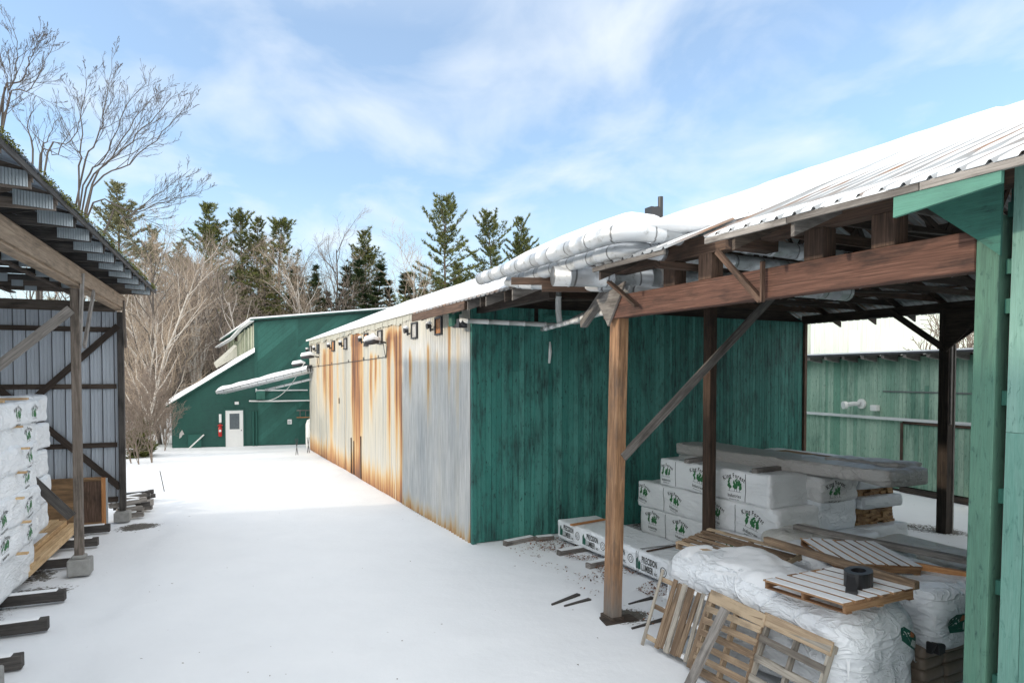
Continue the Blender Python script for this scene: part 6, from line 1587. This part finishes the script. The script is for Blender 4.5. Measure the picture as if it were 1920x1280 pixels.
# pines
T, B = pine(1, 22, 0.28, 5.8, 0.20, 0.75, 1.6, 0.12, 0.55, 0.15); P1 = tree_obj('white_pine', 'first tall pine from the left behind the green building', T, B, M_pinebark, M_pine, 'tall pines behind the green building')
T, B = pine(2, 22, 0.27, 5.2, 0.28, 0.85, 1.5, 0.15, 0.5, 0.22); P2 = tree_obj('white_pine', 'second tall pine from the left, thin topped', T, B, M_pinebark, M_pine, 'tall pines behind the green building')
T, B = pine(5, 22, 0.28, 7.2, 0.22, 0.95, 1.6, 0.10, 0.6, 0.15); P3 = tree_obj('white_pine', 'tallest layered pine standing above the middle of the long roof', T, B, M_pinebark, M_pine, 'layered pines above the long roof')
T, B = pine(9, 12, 0.16, 2.2, 0.06, 0.42, 1.5, -0.12, 1.0, 0.08); SPR = tree_obj('dark_spruce', 'dark narrow spruce between the tall pines and the lone pine', T, B, M_pinebark, M_spruce, 'dark evergreens in the wood')
def put(o, px, top, d, H0, rz, lab=None, first=False, wx=1.0):
    x = px2(px, d); g_ = gz(x, d); H = 4.2 + (703 - top) / 1240 * d - g_
    s_ = H / H0
    if first: r = o; r.location = (x, d, g_ - 0.1); r.rotation_euler = (0, 0, rz); r.scale = (s_ * wx, s_ * wx, s_)
    else: r = dup(o, (x, d, g_ - 0.1), rz, lab, (s_ * wx, s_ * wx, s_))
    return r
put(P1, 395, 383, 66, 22, 0.3, first=True)
put(P2, 455, 398, 70, 22, 1.0, first=True)
put(P1, 487, 410, 72, 22, 2.2, 'third tall pine from the left, full and olive green', wx=0.9)
put(P2, 527, 408, 66, 22, 3.6, 'fourth tall pine from the left with a bare lower trunk', wx=1.1)
put(P1, 685, 433, 72, 22, 4.4, 'lone pine midway between the two pine groups')
put(P3, 836, 360, 62, 22, 0.5, first=True, wx=0.85)
put(P3, 918, 390, 64, 22, 2.4, 'full pine just right of the tallest layered pine', wx=0.85)
put(P1, 976, 408, 66, 22, 5.0, 'third pine of the roof group, behind the pipes', wx=0.8)
put(P3, 1015, 462, 68, 22, 4.0, 'lowest pine of the roof group, nearly hidden by the snowy pipe', wx=1.1)
put(SPR, 600, 500, 64, 12, 0, first=True)
rr = random.Random(5)
OL = dup(P1, (px2(225, 80), 80, 0.5), 1.9, 'hazy olive pine seen through the bare branches at left', (1.2, 1.2, 1.2))
for c in OL.children:
    if c.name.startswith('crown'): c.data = c.data.copy(); c.data.materials[0] = M_pine2
put(OL, 225, 345, 78, 22 , 0.9, first=True, wx=1.1)
for px, top, d in ((290, 430, 80), (340, 455, 76), (255, 500, 70)):
    o = put(OL, px, top, d, 22, rr.uniform(0, 6), 'olive background pine behind the birches, one of several alike'); o['group'] = 'olive background pines'
for px in list(range(372, 900, 24)):
    top = rr.uniform(490, 560); d = rr.uniform(62, 80)
    sp_ = rr.choice((SPR, SPR, P1)); o = put(sp_, px + rr.uniform(-8, 8), top, d, 22 if sp_ is P1 else 12, rr.uniform(0, 6), 'dark evergreen filling the wood behind the green building', wx=1.2 if sp_ is P1 else 1.5)
    if o.children[0].data.name.startswith('trunk') and abs(o.scale[2]) > 0: pass
    o['group'] = 'dark evergreens in the wood'
for px in range(180, 390, 32):
    o = put(SPR, px + rr.uniform(-8, 8), rr.uniform(505, 570), rr.uniform(60, 70), 12, rr.uniform(0, 6), 'dark evergreen filling the wood behind the birches', wx=1.5); o['group'] = 'dark evergreens behind the birches'
# bare woodland trees
var = []
for i, (sd_, mt, mb_, sp) in enumerate(((31, M_birch, M_twigt, 0.35), (37, M_bark, M_twig, 0.45), (41, M_birch, M_twig, 0.3), (47, M_bark, M_twigt, 0.5))):
    T, B = bare_tree(sd_, 12, 0.13, 0.12, 17, sp + 0.15, 4, (8, 6, 4), (0.42, 0.48, 0.5), lean=(rr.uniform(-.12, .12), 0))
    var.append(tree_obj(('birch_tree', 'bare_tree')[i % 2], ['white stemmed birch leaning over the snow at left', 'slim bare brown tree in the wood at left', 'slender white birch right beside the green lean-to', 'twiggy bare tree in the wood at left'][i], T, B, mt, mb_, 'bare trees in the wood'))
spots = []
for px, top, d, v in ((262, 520, 34, 0), (300, 470, 40, 3), (335, 500, 44, 1), (455, 560, 47, 2)):
    put(var[v], px, top, d, 12, rr.uniform(0, 6), first=True, wx=1.0)
for k in range(26):
    px = rr.uniform(235, 425); d = rr.uniform(38, 60); top = rr.uniform(500, 600) if d < 50 else rr.uniform(470, 560)
    if 300 < px and d < 46: d += 10
    v = rr.choice(var); o = put(v, px, top, d, 12, rr.uniform(0, 6), None, wx=rr.uniform(0.9, 1.3))
    b_ = o.name.startswith('birch'); o['label'] = 'pale stemmed birch among the crowded bare trees left of the green building' if b_ else 'thin grey bare tree among the crowded trunks left of the green building'; o['group'] = 'birches in the left wood' if b_ else 'grey trees in the left wood'
for k in range(15):
    px = rr.uniform(430, 900); d = rr.uniform(60, 74); top = rr.uniform(462, 540)
    o = put(rr.choice(var), px, top, d, 12, rr.uniform(0, 6), None, wx=rr.uniform(0.9, 1.2))
    b_ = o.name.startswith('birch'); o['label'] = 'pale birch in the wood behind the long roof' if b_ else 'leafless grey tree in the wood behind the long roof'; o['group'] = 'birches behind the roof' if b_ else 'leafless trees behind the roof'
for k in range(5):
    px = rr.uniform(-40, 200); d = rr.uniform(45, 60)
    o = put(rr.choice(var), px, rr.uniform(470, 530), d, 12, rr.uniform(0, 6), 'bare tree seen above the left shed roof, behind the big one'); o['group'] = 'bare trees above the shed roof'
# shrubs
T, B = bare_tree(61, 2.6, 0.03, 0.05, 16, 0.5, 4, (7, 5, 3), (0.6, 0.5, 0.5)); SH = tree_obj('bare_shrub', 'low tangled brown shrub at the wood edge left of the green building', T, B, M_twig, M_twig, None, 'shrub', 'twigs')
SH.location = (px2(300, 40), 40, 0); SH['group'] = 'shrubs at the wood edge'
for k in range(14):
    px = rr.uniform(250, 330); d = rr.uniform(30, 50); o = dup(SH, (px2(px, d) - 0.5, d, 0), rr.uniform(0, 6), 'low tangled brown shrub at the wood edge left of the green building', (rr.uniform(.8, 1.5),) * 3)
o = dup(SH, (20.3, 30.5, 0), 1.0, 'tall bare shrub showing over the faded green building', (2.6, 2.6, 2.7)); o['group'] = 'shrubs behind the faded building'
o = dup(SH, (22.8, 31.5, 0), 2.6, 'tall bare shrub showing over the faded green building', (2.4, 2.4, 2.6)); o['group'] = 'shrubs behind the faded building'
T, B = pine(13, 2.4, 0.04, 1.0, 0.03, 0.20, 3.0, 0.0, 0.9, 0.0); YS_ = tree_obj('young_spruce', 'small green spruce with snow flecks beside the left shed corner', T, B, M_pinebark, M_pine)
YS_.location = (px2(262, 34), 34, 0); YS_.scale = (0.9, 0.9, 0.75)
# far wood: one uncountable mass
m = MB(); rr = random.Random(77)
for k in range(52000):
    d = rr.uniform(84, 112); px = rr.uniform(-60, 1100); x = px2(px, d); zt = 9 + 4.0 * noise.noise(Vector((x * 0.12, d * 0.05, 0))) + 2.0 * noise.noise(Vector((x * 0.6, 0, 1)))
    z = gz(x, d) + rr.random() ** 0.8 * max(3, zt); c = Vector((x, d, z)); s_ = rr.uniform(0.15, 0.42)
    a = Vector((rr.gauss(0, 1), rr.gauss(0, .5), rr.gauss(0, 1))).normalized() * s_; b = a.cross(Vector((rr.gauss(0, .3), 1, rr.gauss(0, .3)))).normalized() * s_ * 0.35
    m.quad(c - a, c - b, c + a, c + b, 0.8 * rr.random() * (0.5 + noise.noise(Vector((x * 0.15, 0, z * 0.2)))))
for k in range(420):
    d = rr.uniform(80, 100); x = px2(rr.uniform(-60, 1100), d); h = rr.uniform(7, 14); l = rr.uniform(-.6, .6)
    m.tube([(x, d, 0), (x + l, d, h)], [0.12, 0.03], 3, rnd=rr.uniform(0.8, 1))
M_wood_far = leaf_mat("far_wood", (0.02, 0.028, 0.014), (0.10, 0.085, 0.065), 0.15)
o = m.build("distant_woodland", M_wood_far); struct(o, 'stuff'); tag(o, 'dark mixed woodland far behind the buildings', 'woodland')

# each look-alike tree is told apart by its place in its row
ORD = 'leftmost second third fourth fifth sixth seventh eighth ninth tenth eleventh twelfth thirteenth fourteenth fifteenth sixteenth seventeenth eighteenth nineteenth twentieth'.split()
def place_labels(grp, what):
    L = [o for o in COL.objects if o.get('group') == grp and o.get('label') and 'category' in o.keys()]
    L.sort(key=lambda o: o.location.x / o.location.y)
    n = len(L)
    for i, o in enumerate(L):
        j = n - 1 - i
        w = (ORD[i] if i == 0 else ORD[i] + ' from the left') if i <= j else ('rightmost' if j == 0 else ORD[j] + ' from the right')
        o['label'] = what % w
place_labels('leafless trees behind the roof', 'leafless grey tree behind the long roof, %s of its kind')
place_labels('birches behind the roof', 'pale birch behind the long roof, %s of its kind')
place_labels('birches in the left wood', 'pale stemmed birch left of the green building, %s of its kind')
place_labels('grey trees in the left wood', 'thin grey tree left of the green building, %s of its kind')
place_labels('dark evergreens in the wood', 'dark evergreen behind the green building, %s of its kind')
place_labels('dark evergreens behind the birches', 'dark evergreen behind the left birches, %s of its kind')
place_labels('shrubs at the wood edge', 'low tangled brown shrub at the left wood edge, %s')
place_labels('shrubs behind the faded building', 'tall bare shrub over the faded green building, %s')
place_labels('bare trees above the shed roof', 'bare tree showing above the left shed roof, %s of its kind')
place_labels('olive background pines', 'olive background pine behind the birches, %s of its kind')
place_labels('bare trees in the wood', 'large bare tree nearest in the left wood, %s of four')
